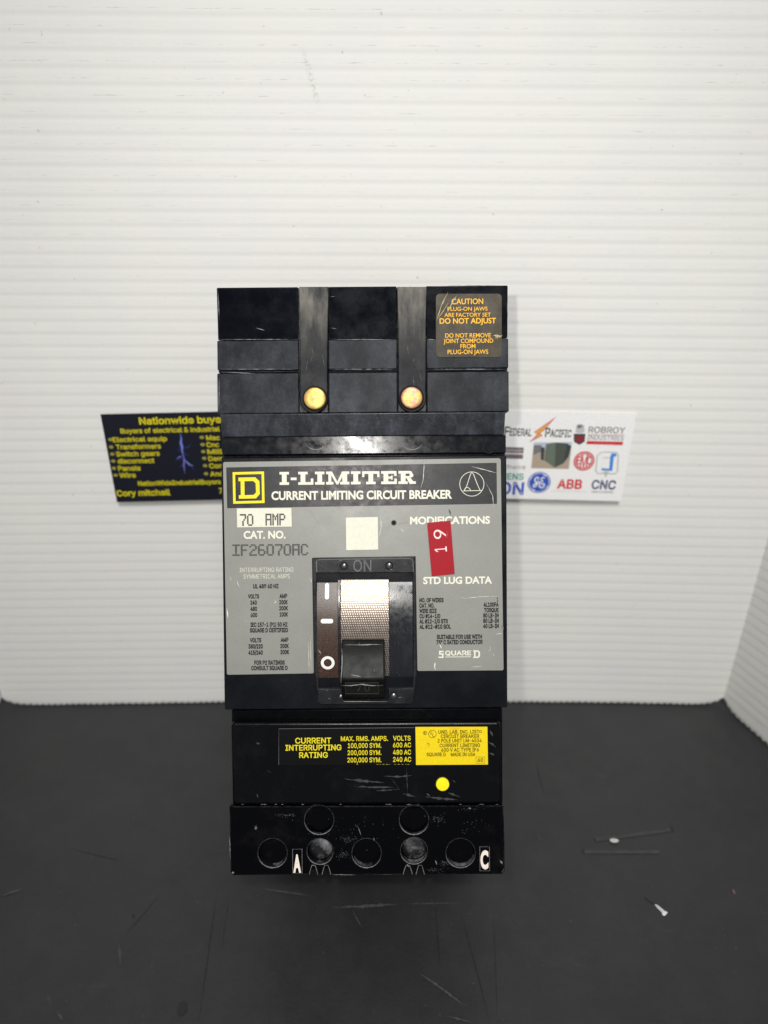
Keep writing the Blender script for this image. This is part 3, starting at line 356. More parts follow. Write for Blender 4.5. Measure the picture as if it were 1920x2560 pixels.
def sans(body, bold):
    """outline lettering, capitals 1 high: (verts xyz with a tiny lift for strokes that cross, faces)"""
    k = ('sans', body, bold)
    if k in _tc: return _tc[k]
    V = []; Fs = []; x = 0
    for ch in body:
        if ch == ' ': x += .37; continue
        adv, loops = SANS[ch]
        if ('g', ch, bold) not in _tc:
            big = max(loops, key=lambda q: abs(area(q))); sg = area(big)
            outs = sorted([q for q in loops if area(q)*sg > 0], key=lambda q: -abs(area(q))); holes = [q for q in loops if area(q)*sg <= 0]
            gv = []; gf = []
            for i, q in enumerate(outs):
                ls = [swell(q, bold)]+[swell(h, bold) for h in holes if inside(h[0], q) and (i == 0 or not inside(h[0], outs[0]))]
                co = []; fc = []
                for l_ in ls: fc.append(list(range(len(co), len(co)+len(l_)))); co += [Vector(p_) for p_ in l_]
                ed = [(l_[t], l_[(t+1) % len(l_)]) for l_ in fc for t in range(len(l_))]
                r = geometry.delaunay_2d_cdt(co, ed, [], 0, 1e-5)
                def keep(f):
                    m = [sum(r[0][t][a_] for t in f)/len(f) for a_ in (0, 1)]
                    return inside(m, ls[0]) and not any(inside(m, h) for h in ls[1:])
                n0 = len(gv); gv += [(v.x, v.y, i*4e-6) for v in r[0]]; gf += [tuple(n0+t for t in f) for f in r[2] if keep(f)]
            _tc[('g', ch, bold)] = (gv, gf)
        gv, gf = _tc[('g', ch, bold)]; n0 = len(V)
        V += [(a+x, b, c) for a, b, c in gv]; Fs += [tuple(n0+t for t in f) for f in gf]
        x += adv/100
    _tc[k] = (V, Fs)
    return _tc[k]
class Part:
    def __init__(s, fr): s.fr = fr; s.V = []; s.F = []; s.FM = []; s.mats = []
    def mi(s, m):
        if m not in s.mats: s.mats.append(m)
        return s.mats.index(m)
    def add(s, V, Fs, m):
        b = len(s.V); s.V += V; k = s.mi(m)
        for f in Fs: s.F.append(tuple(b+i for i in f)); s.FM.append(k)
    def px(s, pts, w=0.): return [s.fr.uv(x, y, w) for x, y in pts]
    def wv(s, w, p): return w(p[1]) if callable(w) else w
    def poly(s, pts, m, w):
        a = sum(pts[i][0]*pts[(i+1) % len(pts)][1]-pts[(i+1) % len(pts)][0]*pts[i][1] for i in range(len(pts)))
        if a < 0: pts = pts[::-1]
        s.add([(p[0], p[1], s.wv(w, p)) for p in pts], [tuple(range(len(pts)))], m)
    def quad(s, x0, x1, y0, y1, m, w, base=0.):          # pixel box
        s.poly(s.px([(x0, y1), (x1, y1), (x1, y0), (x0, y0)], base if callable(w) else w), m, w)
    def ribbon(s, pts, wd, m, w, closed=False, taper=False, jit=0.):
        n = len(pts); L = []; Rr = []
        for i in range(n):
            a = Vector(pts[i-1] if (i or closed) else pts[0]); b = Vector(pts[(i+1) % n] if (i < n-1 or closed) else pts[-1])
            d = (b-a); d = d.normalized() if d.length else Vector((1, 0)); q = Vector((-d.y, d.x))
            h = wd/2*(1+random.uniform(-jit, jit))
            if taper: h *= max(.12, min(1, 3*min(i, n-1-i)/max(1, n-1)))
            p = Vector(pts[i]); L.append(p+q*h); Rr.append(p-q*h)
        V = [(p.x, p.y, s.wv(w, p)) for p in L+Rr]
        rng = range(n if closed else n-1)
        s.add(V, [(i, n+i, n+(i+1) % n, (i+1) % n) for i in rng], m)
    def prism(s, pts, w0, w1, m):
        a = sum(pts[i][0]*pts[(i+1) % len(pts)][1]-pts[(i+1) % len(pts)][0]*pts[i][1] for i in range(len(pts)))
        if a < 0: pts = pts[::-1]
        n = len(pts)
        V = [(p[0], p[1], w0) for p in pts]+[(p[0], p[1], w1) for p in pts]
        s.add(V, [tuple(range(n))[::-1], tuple(range(n, 2*n))]+[(i, (i+1) % n, n+(i+1) % n, n+i) for i in range(n)], m)
    def plate(s, loops, w0, w1, m, bevel=.0003):         # flat plate with holes and rounded rims
        c = bpy.data.curves.new('p', 'CURVE'); c.dimensions = '2D'; c.fill_mode = 'BOTH'
        for lp in loops:
            sp = c.splines.new('POLY'); sp.points.add(len(lp)-1); sp.use_cyclic_u = True
            for q, p in zip(sp.points, lp): q.co = (p[0], p[1], 0, 1)
        c.extrude = max(1e-6, (w1-w0)/2-bevel); c.bevel_depth = bevel; c.bevel_resolution = 2; c.offset = -bevel
        o = bpy.data.objects.new('p', c); me = bpy.data.meshes.new_from_object(o); z = (w0+w1)/2
        s.add([(v.co.x, v.co.y, v.co.z+z) for v in me.vertices], [tuple(p.vertices) for p in me.polygons], m)
        bpy.data.objects.remove(o); bpy.data.curves.remove(c); bpy.data.meshes.remove(me)
    def lathe(s, c, prof, m, seg=40):
        n = len(prof); V = []; Fs = []
        for k in range(seg):
            a = 2*math.pi*k/seg
            V += [(c[0]+r*math.cos(a), c[1]+r*math.sin(a), z) for r, z in prof]
        for k in range(seg):
            k2 = (k+1) % seg
            Fs += [(k*n+i, k2*n+i, k2*n+i+1, k*n+i+1)[::-1] for i in range(n-1)]
        Fs.append(tuple(k*n+n-1 for k in range(seg)))
        s.add(V, Fs, m)
    def slab(s, u0, u1, prof, m):                        # profile (v, w) swept along u
        a = sum(prof[i][0]*prof[(i+1) % len(prof)][1]-prof[(i+1) % len(prof)][0]*prof[i][1] for i in range(len(prof)))
        if a < 0: prof = prof[::-1]
        n = len(prof); ms = m if isinstance(m, list) else None
        V = [(u0, p[0], p[1]) for p in prof]+[(u1, p[0], p[1]) for p in prof]
        Fs = [tuple(range(n))[::-1], tuple(range(n, 2*n))]+[(i, (i+1) % n, n+(i+1) % n, n+i) for i in range(n)]
        s.add(V, Fs, m)
    def box(s, u0, u1, v0, v1, w0, w1, m): s.slab(u0, u1, [(v0, w0), (v1, w0), (v1, w1), (v0, w1)], m)
    def sheet(s, u0, u1, v0, v1, wf, depth, m, nv=28, nu=2):     # curved solid strip
        V = []; Fs = []
        for j in range(nv+1):
            v = v0+(v1-v0)*j/nv
            for i in range(nu+1): V.append((u0+(u1-u0)*i/nu, v, wf(v)))
        q = nu+1
        Fs += [(j*q+i, j*q+i+1, (j+1)*q+i+1, (j+1)*q+i) for j in range(nv) for i in range(nu)]
        b = len(V)
        for j in range(nv+1):
            v = v0+(v1-v0)*j/nv
            V += [(u0, v, wf(v)-depth), (u1, v, wf(v)-depth)]
        for j in range(nv):
            Fs += [(j*q, (j+1)*q, b+2*(j+1), b+2*j), (j*q+nu, b+2*j+1, b+2*(j+1)+1, (j+1)*q+nu)]
        Fs += [(0, b, b+1)+tuple(range(nu, 0, -1)), tuple(range(nv*q, nv*q+q))+(b+2*nv+1, b+2*nv)]
        s.add(V, Fs, m)
    def text(s, body, x0, x1, yt, yb, m, w, bold=0., rot=0., base=0., font='round'):   # pixel box of the capitals
        V, Fs = glyphs(body, bold) if font == 'round' else sans(body, bold)
        cap = CAP if font == 'round' else 1.0
        xs = [v[0] for v in V]; a, b = min(xs), max(xs)
        wz = base if callable(w) else w
        cx, cy = (x0+x1)/2, (yt+yb)/2
        c = s.fr.uv(cx, cy, wz)
        if rot == 0:
            W = s.fr.uv(x1, cy, wz)[0]-s.fr.uv(x0, cy, wz)[0]; H = s.fr.uv(cx, yt, wz)[1]-s.fr.uv(cx, yb, wz)[1]
        else:
            W = s.fr.uv(cx, yt, wz)[1]-s.fr.uv(cx, yb, wz)[1]; H = s.fr.uv(x1, cy, wz)[0]-s.fr.uv(x0, cy, wz)[0]
        ca, sa = math.cos(rot), math.sin(rot)
        P = []
        for x, y, *zz in V:
            X = ((x-a)/(b-a)-.5)*W; Y = (y/cap-.5)*H
            p = (c[0]+X*ca-Y*sa, c[1]+X*sa+Y*ca); P.append((p[0], p[1], s.wv(w, p)+(zz[0] if zz else 0)))
        s.add(P, Fs, m)
    def dots(s, body, x0, x1, yt, yb, m, w):             # dot-matrix lettering
        n = len(body)*6-1; u0, v0 = s.fr.uv(x0, yb, w); u1, _ = s.fr.uv(x1, yb, w); _, v1 = s.fr.uv(x0, yt, w)
        sl = 0
        du, dv = (u1-u0)/n, (v1-v0)/7
        for k, ch in enumerate(body):
            for r, row in enumerate(DOT[ch]):
                c = 0
                while c < 5:
                    if row[c] != '#': c += 1; continue
                    e = c
                    while e < 4 and row[e+1] == '#': e += 1
                    a0 = u0+(k*6+c-.12)*du; a1 = u0+(k*6+e+1.22)*du; b0 = v1-(r+.96)*dv; b1 = v1-(r+.04)*dv
                    s.add([(a0, b0, w), (a1, b0, w), (a1, b1, w), (a0, b1, w)], [(0, 1, 2, 3)], m); c = e+1
    def disc(s, c, r, m, w, ry=None, seg=36): s.poly([(c[0]+r*math.cos(2*math.pi*k/seg), c[1]+(ry or r)*math.sin(2*math.pi*k/seg)) for k in range(seg)], m, w)
    def ring(s, c, r0, r1, m, w, seg=48): s.ribbon([(c[0]+(r0+r1)/2*math.cos(2*math.pi*k/seg), c[1]+(r0+r1)/2*math.sin(2*math.pi*k/seg)) for k in range(seg)], r1-r0, m, w, closed=True)
    def scratch(s, pts, wd, m, w, jit=.5, wob=.15):      # pixel polyline, wd in pixels
        P = []
        for (xa, ya), (xb, yb) in zip(pts, pts[1:]):
            n = max(2, int(math.hypot(xb-xa, yb-ya)/6))
            P += [(xa+(xb-xa)*k/n+random.uniform(-1, 1)*wd*wob, ya+(yb-ya)*k/n+random.uniform(-1, 1)*wd*wob) for k in range(n)]
        P.append(pts[-1])
        wz = 0. if callable(w) else w
        uv = s.px(P, wz); sc = s.fr.uv(pts[0][0]+10, pts[0][1], wz)[0]-s.fr.uv(pts[0][0], pts[0][1], wz)[0]
        s.ribbon(uv, wd*sc/10, m, w, taper=True, jit=jit)
    def build(s, name, parent=None, bevel=None, matrix=None, smooth=35):
        me = bpy.data.meshes.new(name); me.from_pydata(s.V, [], s.F)
        for m in s.mats: me.materials.append(m)
        for p, k in zip(me.polygons, s.FM): p.material_index = k; p.use_smooth = True
        me.update(); me.set_sharp_from_angle(angle=R(smooth))
        o = bpy.data.objects.new(name, me); COL.objects.link(o)
        if parent: o.parent = parent
        if matrix is not None: o.matrix_world = matrix
        if bevel:
            b = o.modifiers.new('bevel', 'BEVEL'); b.width = bevel; b.segments = 3; b.limit_method = 'ANGLE'; b.angle_limit = R(30); b.harden_normals = False
        return o
DOT = {'7': ['#####', '....#', '....#', '...#.', '..#..', '..#..', '..#..'], '0': ['.###.', '#...#', '#...#', '#...#', '#...#', '#...#', '.###.'],
       'A': ['#####', '#...#', '#...#', '#####', '#...#', '#...#', '#...#'], 'M': ['#...#', '##.##', '#.#.#', '#.#.#', '#...#', '#...#', '#...#'],
       'P': ['####.', '#...#', '#...#', '####.', '#....', '#....', '#....'], 'I': ['#####', '..#..', '..#..', '..#..', '..#..', '..#..', '#####'],
       'F': ['#####', '#....', '#....', '####.', '#....', '#....', '#....'], '2': ['.###.', '#...#', '....#', '..##.', '.#...', '#....', '#####'],
       '6': ['.###.', '#....', '#....', '####.', '#...#', '#...#', '.###.'], 'C': ['.###.', '#...#', '#....', '#....', '#....', '#...#', '.###.']}
def arc(cx, cy, r, a0, a1, n=8, ry=None): return [(cx+r*math.cos(R(a0+(a1-a0)*k/n)), cy+(ry or r)*math.sin(R(a0+(a1-a0)*k/n))) for k in range(n+1)]
def rrect(x0, x1, y0, y1, r, n=6):                        # pixel or local rounded rectangle (y order free)
    y0, y1 = min(y0, y1), max(y0, y1)
    return arc(x1-r, y1-r, r, 0, 90, n)+arc(x0+r, y1-r, r, 90, 180, n)+arc(x0+r, y0+r, r, 180, 270, n)+arc(x1-r, y0+r, r, 270, 360, n)
def circ(c, r, n=40): return [(c[0]+r*math.cos(2*math.pi*k/n), c[1]+r*math.sin(2*math.pi*k/n)) for k in range(n)]
def tag(o, label, cat=None, group=None, kind=None):
    o['label'] = label
    if cat: o['category'] = cat
    if group: o['group'] = group
    if kind: o['kind'] = kind
    return o

# ------------------------------------------------------------------ the surface it rests on
FL = Frame(Vector((0, 0, 0)), Vector((1, 0, 0)), Vector((0, 1, 0)), Vector((0, 0, 1)))
p = Part(FL)
p.box(-.75, .75, -.25, .62, -.006, 0, M['table'])
z = .00012
for pts, wd, k in [([(1085, 2219), (1093, 2330), (1102, 2436)], 2.2, 'crease'), ([(1152, 2281), (1190, 2420), (1225, 2556)], 3, 'crease'), ([(1234, 2281), (1244, 2556)], 2.2, 'crease'),
                   ([(544, 2219), (528, 2330), (496, 2557)], 3.2, 'crease'), ([(574, 2236), (553, 2380)], 2, 'crease'), ([(401, 2236), (316, 2333)], 2.4, 'crease'),
                   ([(172, 2120), (230, 2135), (296, 2150), (310, 2132)], 2.4, 'crease'), ([(1609, 2242), (1640, 2263)], 4, 'crease'), ([(1676, 2056), (1683, 2082)], 6, 'crease'),  # the short line by the splinter paints the shadow in a groove
                   ([(829, 2269), (900, 2266), (1003, 2260)], 6, 'crease_light'), ([(1003, 2260), (1167, 2257)], 2.4, 'crease_light'),
                   ([(1046, 2431), (1100, 2468), (1167, 2518)], 5, 'crease_light'), ([(640, 2220), (700, 2228), (780, 2240)], 4, 'crease_light'),
                   ([(1330, 2080), (1365, 2110)], 3, 'crease_light'), ([(640, 2050), (680, 2046)], 2, 'crease_light'), ([(1340, 1905), (1360, 1985)], 2, 'crease'),
                   ([(120, 2490), (130, 2515)], 6, 'crease_light'), ([(143, 2530), (157, 2552)], 10, 'crease_light'), ([(298, 2360), (302, 2410)], 6, 'crease_light'),
                   ([(0, 2240), (60, 2222)], 7, 'crease_light'), ([(1895, 2278), (1915, 2284)], 3, 'crease_light'), ([(1120, 2540), (1180, 2556)], 5, 'crease_light'),
                   ([(474, 2150), (480, 2160)], 4, 'crease_light'), ([(1460, 2115), (1450, 2138)], 2, 'crease'), ([(880, 2275), (905, 2320)], 2, 'crease_light')]:
    p.scratch(pts, wd, M[k], z); z += .000012
p.disc(FL.uv(456, 2521), .0022, M['crease'], .0004, .003)
p.disc(FL.uv(333, 2290), .0008, M['crease'], .0004)
p.scratch([(1832, 2222), (1838, 2236)], 5, M['pink'], .0005)
tb = p.build('tabletop'); tag(tb, 'matt black board with creases and scrapes under the breaker', kind='structure')
# two peeled paper strips and a white splinter lying on it
def strip(a, b, wd, chip, label):
    q = Part(FL); d = Vector(FL.uv(*b))-Vector(FL.uv(*a)); n = 16; L = d.length; t = d.normalized(); s_ = Vector((-t.y, t.x)); o0 = Vector(FL.uv(*a)); V = []; Fs = []
    for k in range(n+1):
        c = o0+t*(L*k/n)
        for j, (off, h) in enumerate([(-.5, .0003), (-.15, .0008), (.5, .0004)]):
            pnt = c+s_*(off*wd*(1+random.uniform(-.12, .12))); V.append((pnt.x, pnt.y, h+random.uniform(0, .0002)))
        for off in (.5, -.5):
            pnt = c+s_*(off*wd); V.append((pnt.x, pnt.y, .0001))
    for k in range(n):
        for j in range(5): Fs.append((k*5+j, (k+1)*5+j, (k+1)*5+(j+1) % 5, k*5+(j+1) % 5)[::-1])
    Fs += [(0, 1, 2, 3, 4), tuple(n*5+j for j in (4, 3, 2, 1, 0))]
    q.add(V, Fs, M['fibre'])
    if chip:
        c = FL.uv(*chip); q.poly([(c[0]+.0022*math.cos(a_)*(1 if math.sin(a_) < 0 else 1.15), c[1]+.0013*math.sin(a_)) for a_ in [k*.5236 for k in range(12)]], M['ink_pale'], .0008)
    return tag(q.build('paper_strip', smooth=60), label, 'paper strip')
strip((1488, 2100), (1674, 2075), .0023, (1535, 2104), 'grey peeled paper strip with a white chip, farther from the camera')
strip((1460, 2130), (1648, 2130), .0021, None, 'straight grey peeled paper strip, nearer one without a chip')
q = Part(FL)
a, b = Vector(FL.uv(1638, 2262)), Vector(FL.uv(1665, 2287)); t = (b-a).normalized(); n_ = Vector((-t.y, t.x)); V = []; Fs = []
for k, (f_, wd, h) in enumerate([(0, .0004, .0006), (.3, .0007, .0014), (.7, .0008, .0016), (.88, .0016, .0014), (1., .0013, .0006)]):
    c = a+(b-a)*f_
    V += [(c.x+n_.x*wd, c.y+n_.y*wd, .0002), (c.x, c.y, h), (c.x-n_.x*wd, c.y-n_.y*wd, .0002)]
for k in range(4): Fs += [(k*3+j, k*3+(j+1) % 3, (k+1)*3+(j+1) % 3, (k+1)*3+j) for j in range(3)]
Fs += [(2, 1, 0), (12, 13, 14)]
q.add(V, Fs, M['splinter'])
tag(q.build('splinter', smooth=50), 'small white splinter lying on the black board near the front', 'splinter')

# ------------------------------------------------------------------ white tri-fold board
YW, XL, XR, HB, PITCH_F = .3717, -.2475, .2205, .62, .0064
def bow(x): return YW+.0008-.0042*((x-.0)/.24)**2
def flute(x, zz):
    ph = ((zz+.006*x)/PITCH_F) % 1.0
    return .000058*math.sin(2*math.pi*ph)+.000036*math.sin(4*math.pi*ph+.6)
def lift(x, xs):
    return sum(.0062*math.exp(-abs(x-xf)/.0055) for xf in xs)
class G: pass
def panel(name, base, nx, z0, ser, par, xs):
    """base(t) -> (x, y, nx, ny, xparam) for t in 0..1; the panel stands on the table with a cut, ragged lower edge"""
    P = Part(FL); nz = int((HB-.010)/.0008)
    V = []; th = .003
    for j in range(nz+1):
        zz = .010+(HB-.010)*j/nz
        for i in range(nx+1):
            x, y, ax, ay, xp = base(i/nx); d = flute(xp, zz)+.0003*math.sin(xp*31+zz*17)
            V.append((x+ax*d, y+ay*d, zz))
    q = nx+1
    P.add(V, [(j*q+i, j*q+i+1, (j+1)*q+i+1, (j+1)*q+i) for j in range(nz) for i in range(nx)], M['board'])
    ns = ser; V = []; rows = 5; bz = []
    for i in range(ns+1):
        x, y, ax, ay, xp = base(i/ns)
        r = .0011*abs(math.sin(xp*math.pi/.0041+.8*math.sin(xp*60)))+.0004*(.5+.5*math.sin(xp*211))*random.random()+.00025
        bz.append(r+lift(xp, xs))
    for j in range(rows+1):
        for i in range(ns+1):
            x, y, ax, ay, xp = base(i/ns); zz = bz[i]+(.010-bz[i])*j/rows; d = flute(xp, .010)*j/rows+.0003*math.sin(xp*31+zz*17)
            if j == 0: d -= .0004
            V.append((x+ax*d, y+ay*d, zz))
    for i in range(ns+1):                                      # the cut lower edge and the back
        x, y, ax, ay, xp = base(i/ns); V.append((x-ax*th, y-ay*th, bz[i]+.0003))
    q = ns+1
    P.add(V[:q*(rows+1)], [(j*q+i, j*q+i+1, (j+1)*q+i+1, (j+1)*q+i) for j in range(rows) for i in range(ns)], M['board'])
    P.add(V[:q]+V[q*(rows+1):], [(q+i, q+i+1, i+1, i) for i in range(ns)], M['board_core'])
    B = []
    for zz in (.006, HB):
        for i in range(nx+1):
            x, y, ax, ay, xp = base(i/nx); B.append((x-ax*th, y-ay*th, zz))
    q = nx+1
    P.add(B, [(i+1, i, q+i, q+i+1) for i in range(nx)], M['board_core'])
    return P
board = bpy.data.objects.new('display_board', None); COL.objects.link(board); board.location = (0, YW, 0)
tag(board, 'white corrugated three-panel display board standing behind the breaker', 'display board')
def back_base(t):
    x = XL+(XR-XL)*t; return (x, bow(x)-YW, 0., -1., x)
P = panel('back_panel', back_base, 60, 0, 940, board, (XL, XR))
FB = Frame(Vector((0, YW, 0)), Vector((1, 0, 0)), Vector((0, 0, 1)), Vector((0, -1, 0)))
bp = P
bp.build('back_panel', board)
def side_base(xf, sg):
    dx, dy = sg*.385, -.923
    y0 = bow(xf)-YW
    def f(t):
        tt = t if sg > 0 else 1-t
        s_ = tt*.17
        return (xf+dx*s_, y0+dy*s_-.0002, -sg*.923, -.385, xf+sg*s_)
    return f
for xf, sg in ((XR, 1), (XL, -1)):
    panel('side_panel', side_base(xf, sg), 24, 0, 340, board, (xf,)).build('side_panel', board)

# ------------------------------------------------------------------ business cards on the board
def card_frame(corner_px, cx, roll, depth, lean):
    o = Vector((cx, bow(cx)-depth, 0)); n = Vector((0, -math.cos(lean), -math.sin(lean))).normalized()
    yaw = math.atan(-2*.0042*cx/.24**2)
    u = Vector((math.cos(yaw), math.sin(yaw), 0)); n = Vector((math.sin(yaw), -math.cos(yaw), 0)); v = Vector((0, 0, 1))
    v2 = (v*math.cos(lean)+n*math.sin(-lean)).normalized(); n2 = u.cross(v2)
    u2 = u*math.cos(roll)+v2*math.sin(roll); v3 = -u*math.sin(roll)+v2*math.cos(roll)
    a, b = Frame(o, u, v, n).uv(*corner_px)
    return Frame(o+u*a+v*b, u2, v3, n2)
lean = R(2.6)
# dark card: origin at its upper outer corner
FC = card_frame((251, 1036), -.11, R(1.0), .0012, lean)
p = Part(FC); CW, CH = .0889, .0508
p.prism([(0, -CH), (CW, -CH), (CW, 0), (0, 0)], -.0004, 0, M['card_dark'])
K = lambda X, Y: (230+X/4.879, 1000+Y/4.879)
def ct(body, X0, X1, Yt, Yb, m='card_yellow', bold=.032):
    x0, y0 = K(X0, Yt); x1, y1 = K(X1, Yb); p.text(body, x0, x1, y0, y1, M[m], .00012, bold, font='sans')
ct('Nationwide buyers', 572, 1690, 205, 286, bold=.045)
ct('Buyers of electrical & industrial', 345, 1560, 338, 395)
for t_, X0, X1, Y0 in [('Electrical equip', 252, 915, 478), ('Transformers', 290, 840, 568), ('Switch gears', 292, 825, 655), ('disconnect', 312, 760, 742), ('Panels', 318, 592, 832), ('Wire', 332, 533, 918)]:
    ct(t_, X0, X1, Y0-28, Y0+28)
for X, Y in [(225, 482), (235, 573), (248, 659), (260, 744), (268, 832), (288, 917)]: p.disc(FC.uv(*K(X, Y)), .0012, M['card_bullet'], .00012, .0009)
for t_, X0, X1, Y0 in [('Mac', 1392, 1560, 460), ('Cnc', 1395, 1548, 545), ('Mill', 1408, 1590, 630), ('Dem', 1420, 1590, 714), ('Con', 1428, 1595, 802), ('And', 1440, 1600, 900)]:
    ct(t_, X0, X1, Y0-28, Y0+28)
for X, Y in [(1340, 455), (1350, 543), (1358, 628), (1370, 710), (1380, 800), (1392, 898)]: p.disc(FC.uv(*K(X, Y)), .0012, M['card_bullet'], .00012, .0009)
ct('NationWideIndustrialBuyers', 560, 1572, 980, 1035)
ct('Cory mitchell', 300, 955, 1098, 1166, bold=.04)
ct('7', 1548, 1590, 1075, 1140)
for wd, m, pts in [(.0024, 'bolt_dim', [(1076, 400), (1088, 500), (1096, 560), (1120, 700), (1128, 820)]), (.0011, 'bolt_blue', [(1076, 405), (1092, 470), (1082, 520), (1100, 570), (1098, 620), (1118, 690)]),
                   (.0009, 'bolt_violet', [(1112, 660), (1128, 740), (1120, 790), (1134, 900)]), (.0005, 'bolt_blue', [(1112, 680), (1075, 690), (1060, 700), (1020, 725)]), (.0007, 'bolt_dim', [(1112, 690), (1090, 720), (1045, 745)]),
                   (.0007, 'bolt_blue', [(1128, 725), (1165, 762), (1190, 788), (1240, 802)]), (.0006, 'bolt_dim', [(1105, 580), (1160, 578), (1190, 560), (1205, 525)]), (.0006, 'bolt_dim', [(1112, 640), (1150, 665), (1190, 690)]),
                   (.0006, 'bolt_dim', [(1122, 770), (1100, 800), (1060, 822)]), (.0006, 'bolt_dim', [(1200, 795), (1230, 830), (1262, 862)]), (.0005, 'bolt_dim', [(1085, 560), (1060, 600), (1050, 640)])]:
    p.ribbon(p.px([K(*q_) for q_ in pts]), wd, M[m], .00012+.00003*('dim' not in m)+.00002*('violet' in m), taper=True, jit=.35)
tag(p.build('business_card', matrix=FC.mat), 'dark business card with yellow writing and a lightning bolt, fixed to the white board', 'business card')
# white card: origin at its upper outer corner, u runs back towards the breaker
FD = card_frame((1591, 1034), .10, R(-1.1), .0012, lean)
p = Part(FD)
p.prism([(-CW, -CH), (0, -CH), (0, 0), (-CW, 0)], -.0004, 0, M['card_white'])
K = lambda X, Y: (1240+X/4.3658, 1000+Y/4.3658)
W1, W2, W3 = .00012, .00018, .00024
def ct(body, X0, X1, Yt, Yb, m, bold=.012, w=W1):
    x0, y0 = K(X0, Yt); x1, y1 = K(X1, Yb); p.text(body, x0, x1, y0, y1, M[m], w, bold, font='sans')
def cp(pts, m, w=W1): p.poly(p.px([K(*q_) for q_ in pts]), M[m], w)
ct('F', 92, 150, 292, 388, 'ink_black', .03); ct('EDERAL', 152, 390, 312, 390, 'ink_black', .03)
ct('P', 538, 592, 305, 402, 'ink_black', .03); ct('ACIFIC', 592, 825, 325, 404, 'ink_black', .03)
cp([(660, 178), (415, 348), (450, 372), (362, 462), (508, 388), (480, 362), (520, 335)], 'ink_rose')
cp([(600, 232), (432, 350), (468, 374), (420, 425), (492, 384), (462, 360), (505, 330)], 'ink_gold', W2)
cp([(868, 345), (880, 270), (920, 258), (962, 275), (968, 345), (940, 360), (890, 360)], 'ink_pale'); cp([(880, 290), (905, 268), (945, 275), (935, 300), (900, 310)], 'ink_grey', W2)
cp([(848, 368), (975, 368), (968, 455), (908, 488), (850, 455)], 'ink_slate'); cp([(862, 388), (962, 388), (956, 445), (908, 470), (864, 445)], 'ink_maroon', W2)
ct('ROBROY', 1010, 1412, 295, 360, 'ink_grey', .02); ct('INDUSTRIES', 1000, 1395, 386, 436, 'ink_grey', .005)
cp([(1010, 374), (1400, 378), (1400, 382), (1010, 378)], 'ink_rose'); cp([(992, 445), (1388, 455), (1380, 492), (985, 480)], 'ink_red')
ct('SINCE 1900', 1070, 1290, 462, 477, 'ink_rose', 0, W2)
cp([(60, 510), (303, 518), (298, 582), (60, 576)], 'ink_plum'); ct('Pioneer', 70, 292, 528, 566, 'ink_pale', .01, W2); cp([(60, 588), (297, 594), (292, 642), (60, 636)], 'ink_plum')
ct('Southwire', -40, 322, 705, 752, 'ink_grey', .0)
cp([(415, 462), (828, 458), (795, 752), (383, 742)], 'ink_sand'); cp([(415, 462), (828, 458), (818, 500), (560, 540), (410, 510)], 'ink_sky', W2)
cp([(412, 490), (500, 490), (495, 560), (402, 600)], 'ink_grey', W2+.00002); cp([(488, 515), (530, 515), (520, 655), (490, 650)], 'ink_slate', W3)
cp([(545, 478), (650, 462), (640, 735), (525, 655)], 'ink_green', W3+.00003); cp([(650, 462), (775, 470), (735, 690), (640, 735)], 'ink_green_dim', W3+.00003); cp([(775, 470), (822, 505), (790, 620), (735, 690)], 'ink_slate', W3+.00003)
c = FD.uv(*K(960, 665)); r = .0056; p.ring(c, r*.86, r, M['ink_red'], W1); p.ring(c, r*.70, r*.80, M['ink_red'], W1)
ct('E', 880, 930, 620, 700, 'ink_red', .02); ct('M', 925, 1000, 600, 735, 'ink_red', .02); ct('C', 995, 1045, 620, 705, 'ink_red', .02)
p.ribbon(p.px([K(*q_) for q_ in [(1150, 570), (1310, 570), (1335, 600), (1325, 780), (1300, 805), (1110, 800), (1088, 775), (1105, 605)]]), .0007, M['ink_pale'], W1, closed=True)
cp([(1150, 572), (1260, 578), (1310, 582), (1312, 610), (1285, 615), (1270, 770), (1152, 762), (1170, 640), (1148, 610)], 'card_white', W2)
cp([(1262, 580), (1312, 582), (1312, 612), (1285, 618), (1268, 772), (1150, 764), (1152, 742), (1235, 748), (1245, 615)], 'ink_azure', W3)
cp([(1175, 620), (1240, 626), (1240, 636), (1175, 630)], 'ink_pale', W3+.00003); cp([(1172, 775), (1232, 778), (1196, 848)], 'ink_pale', W2)
ct('CNC', 1045, 1310, 878, 972, 'ink_navy', .04); ct('MACHINE', 1048, 1280, 993, 1014, 'ink_grey', .01)
ct('SIEMENS', -120, 302, 800, 866, 'ink_teal', .03); ct('EATON', -330, 305, 896, 1024, 'ink_blue', .04)
c = FD.uv(*K(470, 900)); r = .0063; p.disc(c, r, M['ink_blue'], W1); p.ring(c, r*.86, r*.91, M['card_white'], W2)
for k in range(4):
    a_ = R(45+90*k); p.ribbon([(c[0]+r*.88*math.cos(a_+t_*.5), c[1]+r*(.88-.1*t_)*math.sin(a_+t_*.5)) for t_ in (0, .3, .6, 1)], .0006, M['card_white'], W3, taper=True)
def script(pts, wd): p.ribbon([(c[0]+x*r, c[1]+y*r) for x, y in pts], wd, M['card_white'], W3+.00004, taper=False)
script([(-.05, .45), (-.3, .5), (-.42, .25), (-.3, .02), (-.1, .1), (-.08, .4), (-.12, .0), (-.25, -.35), (-.45, -.45), (-.5, -.25), (-.2, -.05), (.1, .05)], .0007)
script([(.45, .45), (.25, .5), (.12, .3), (.3, .15), (.1, .0), (.02, -.3), (.2, -.5), (.45, -.4), (.5, -.15), (.35, -.05), (.25, -.2)], .0007)
ct('ABB', 668, 940, 870, 966, 'ink_red', .05); ct('ELECTRIFICATION PRODUCTS', 610, 985, 990, 1002, 'ink_pale', 0)
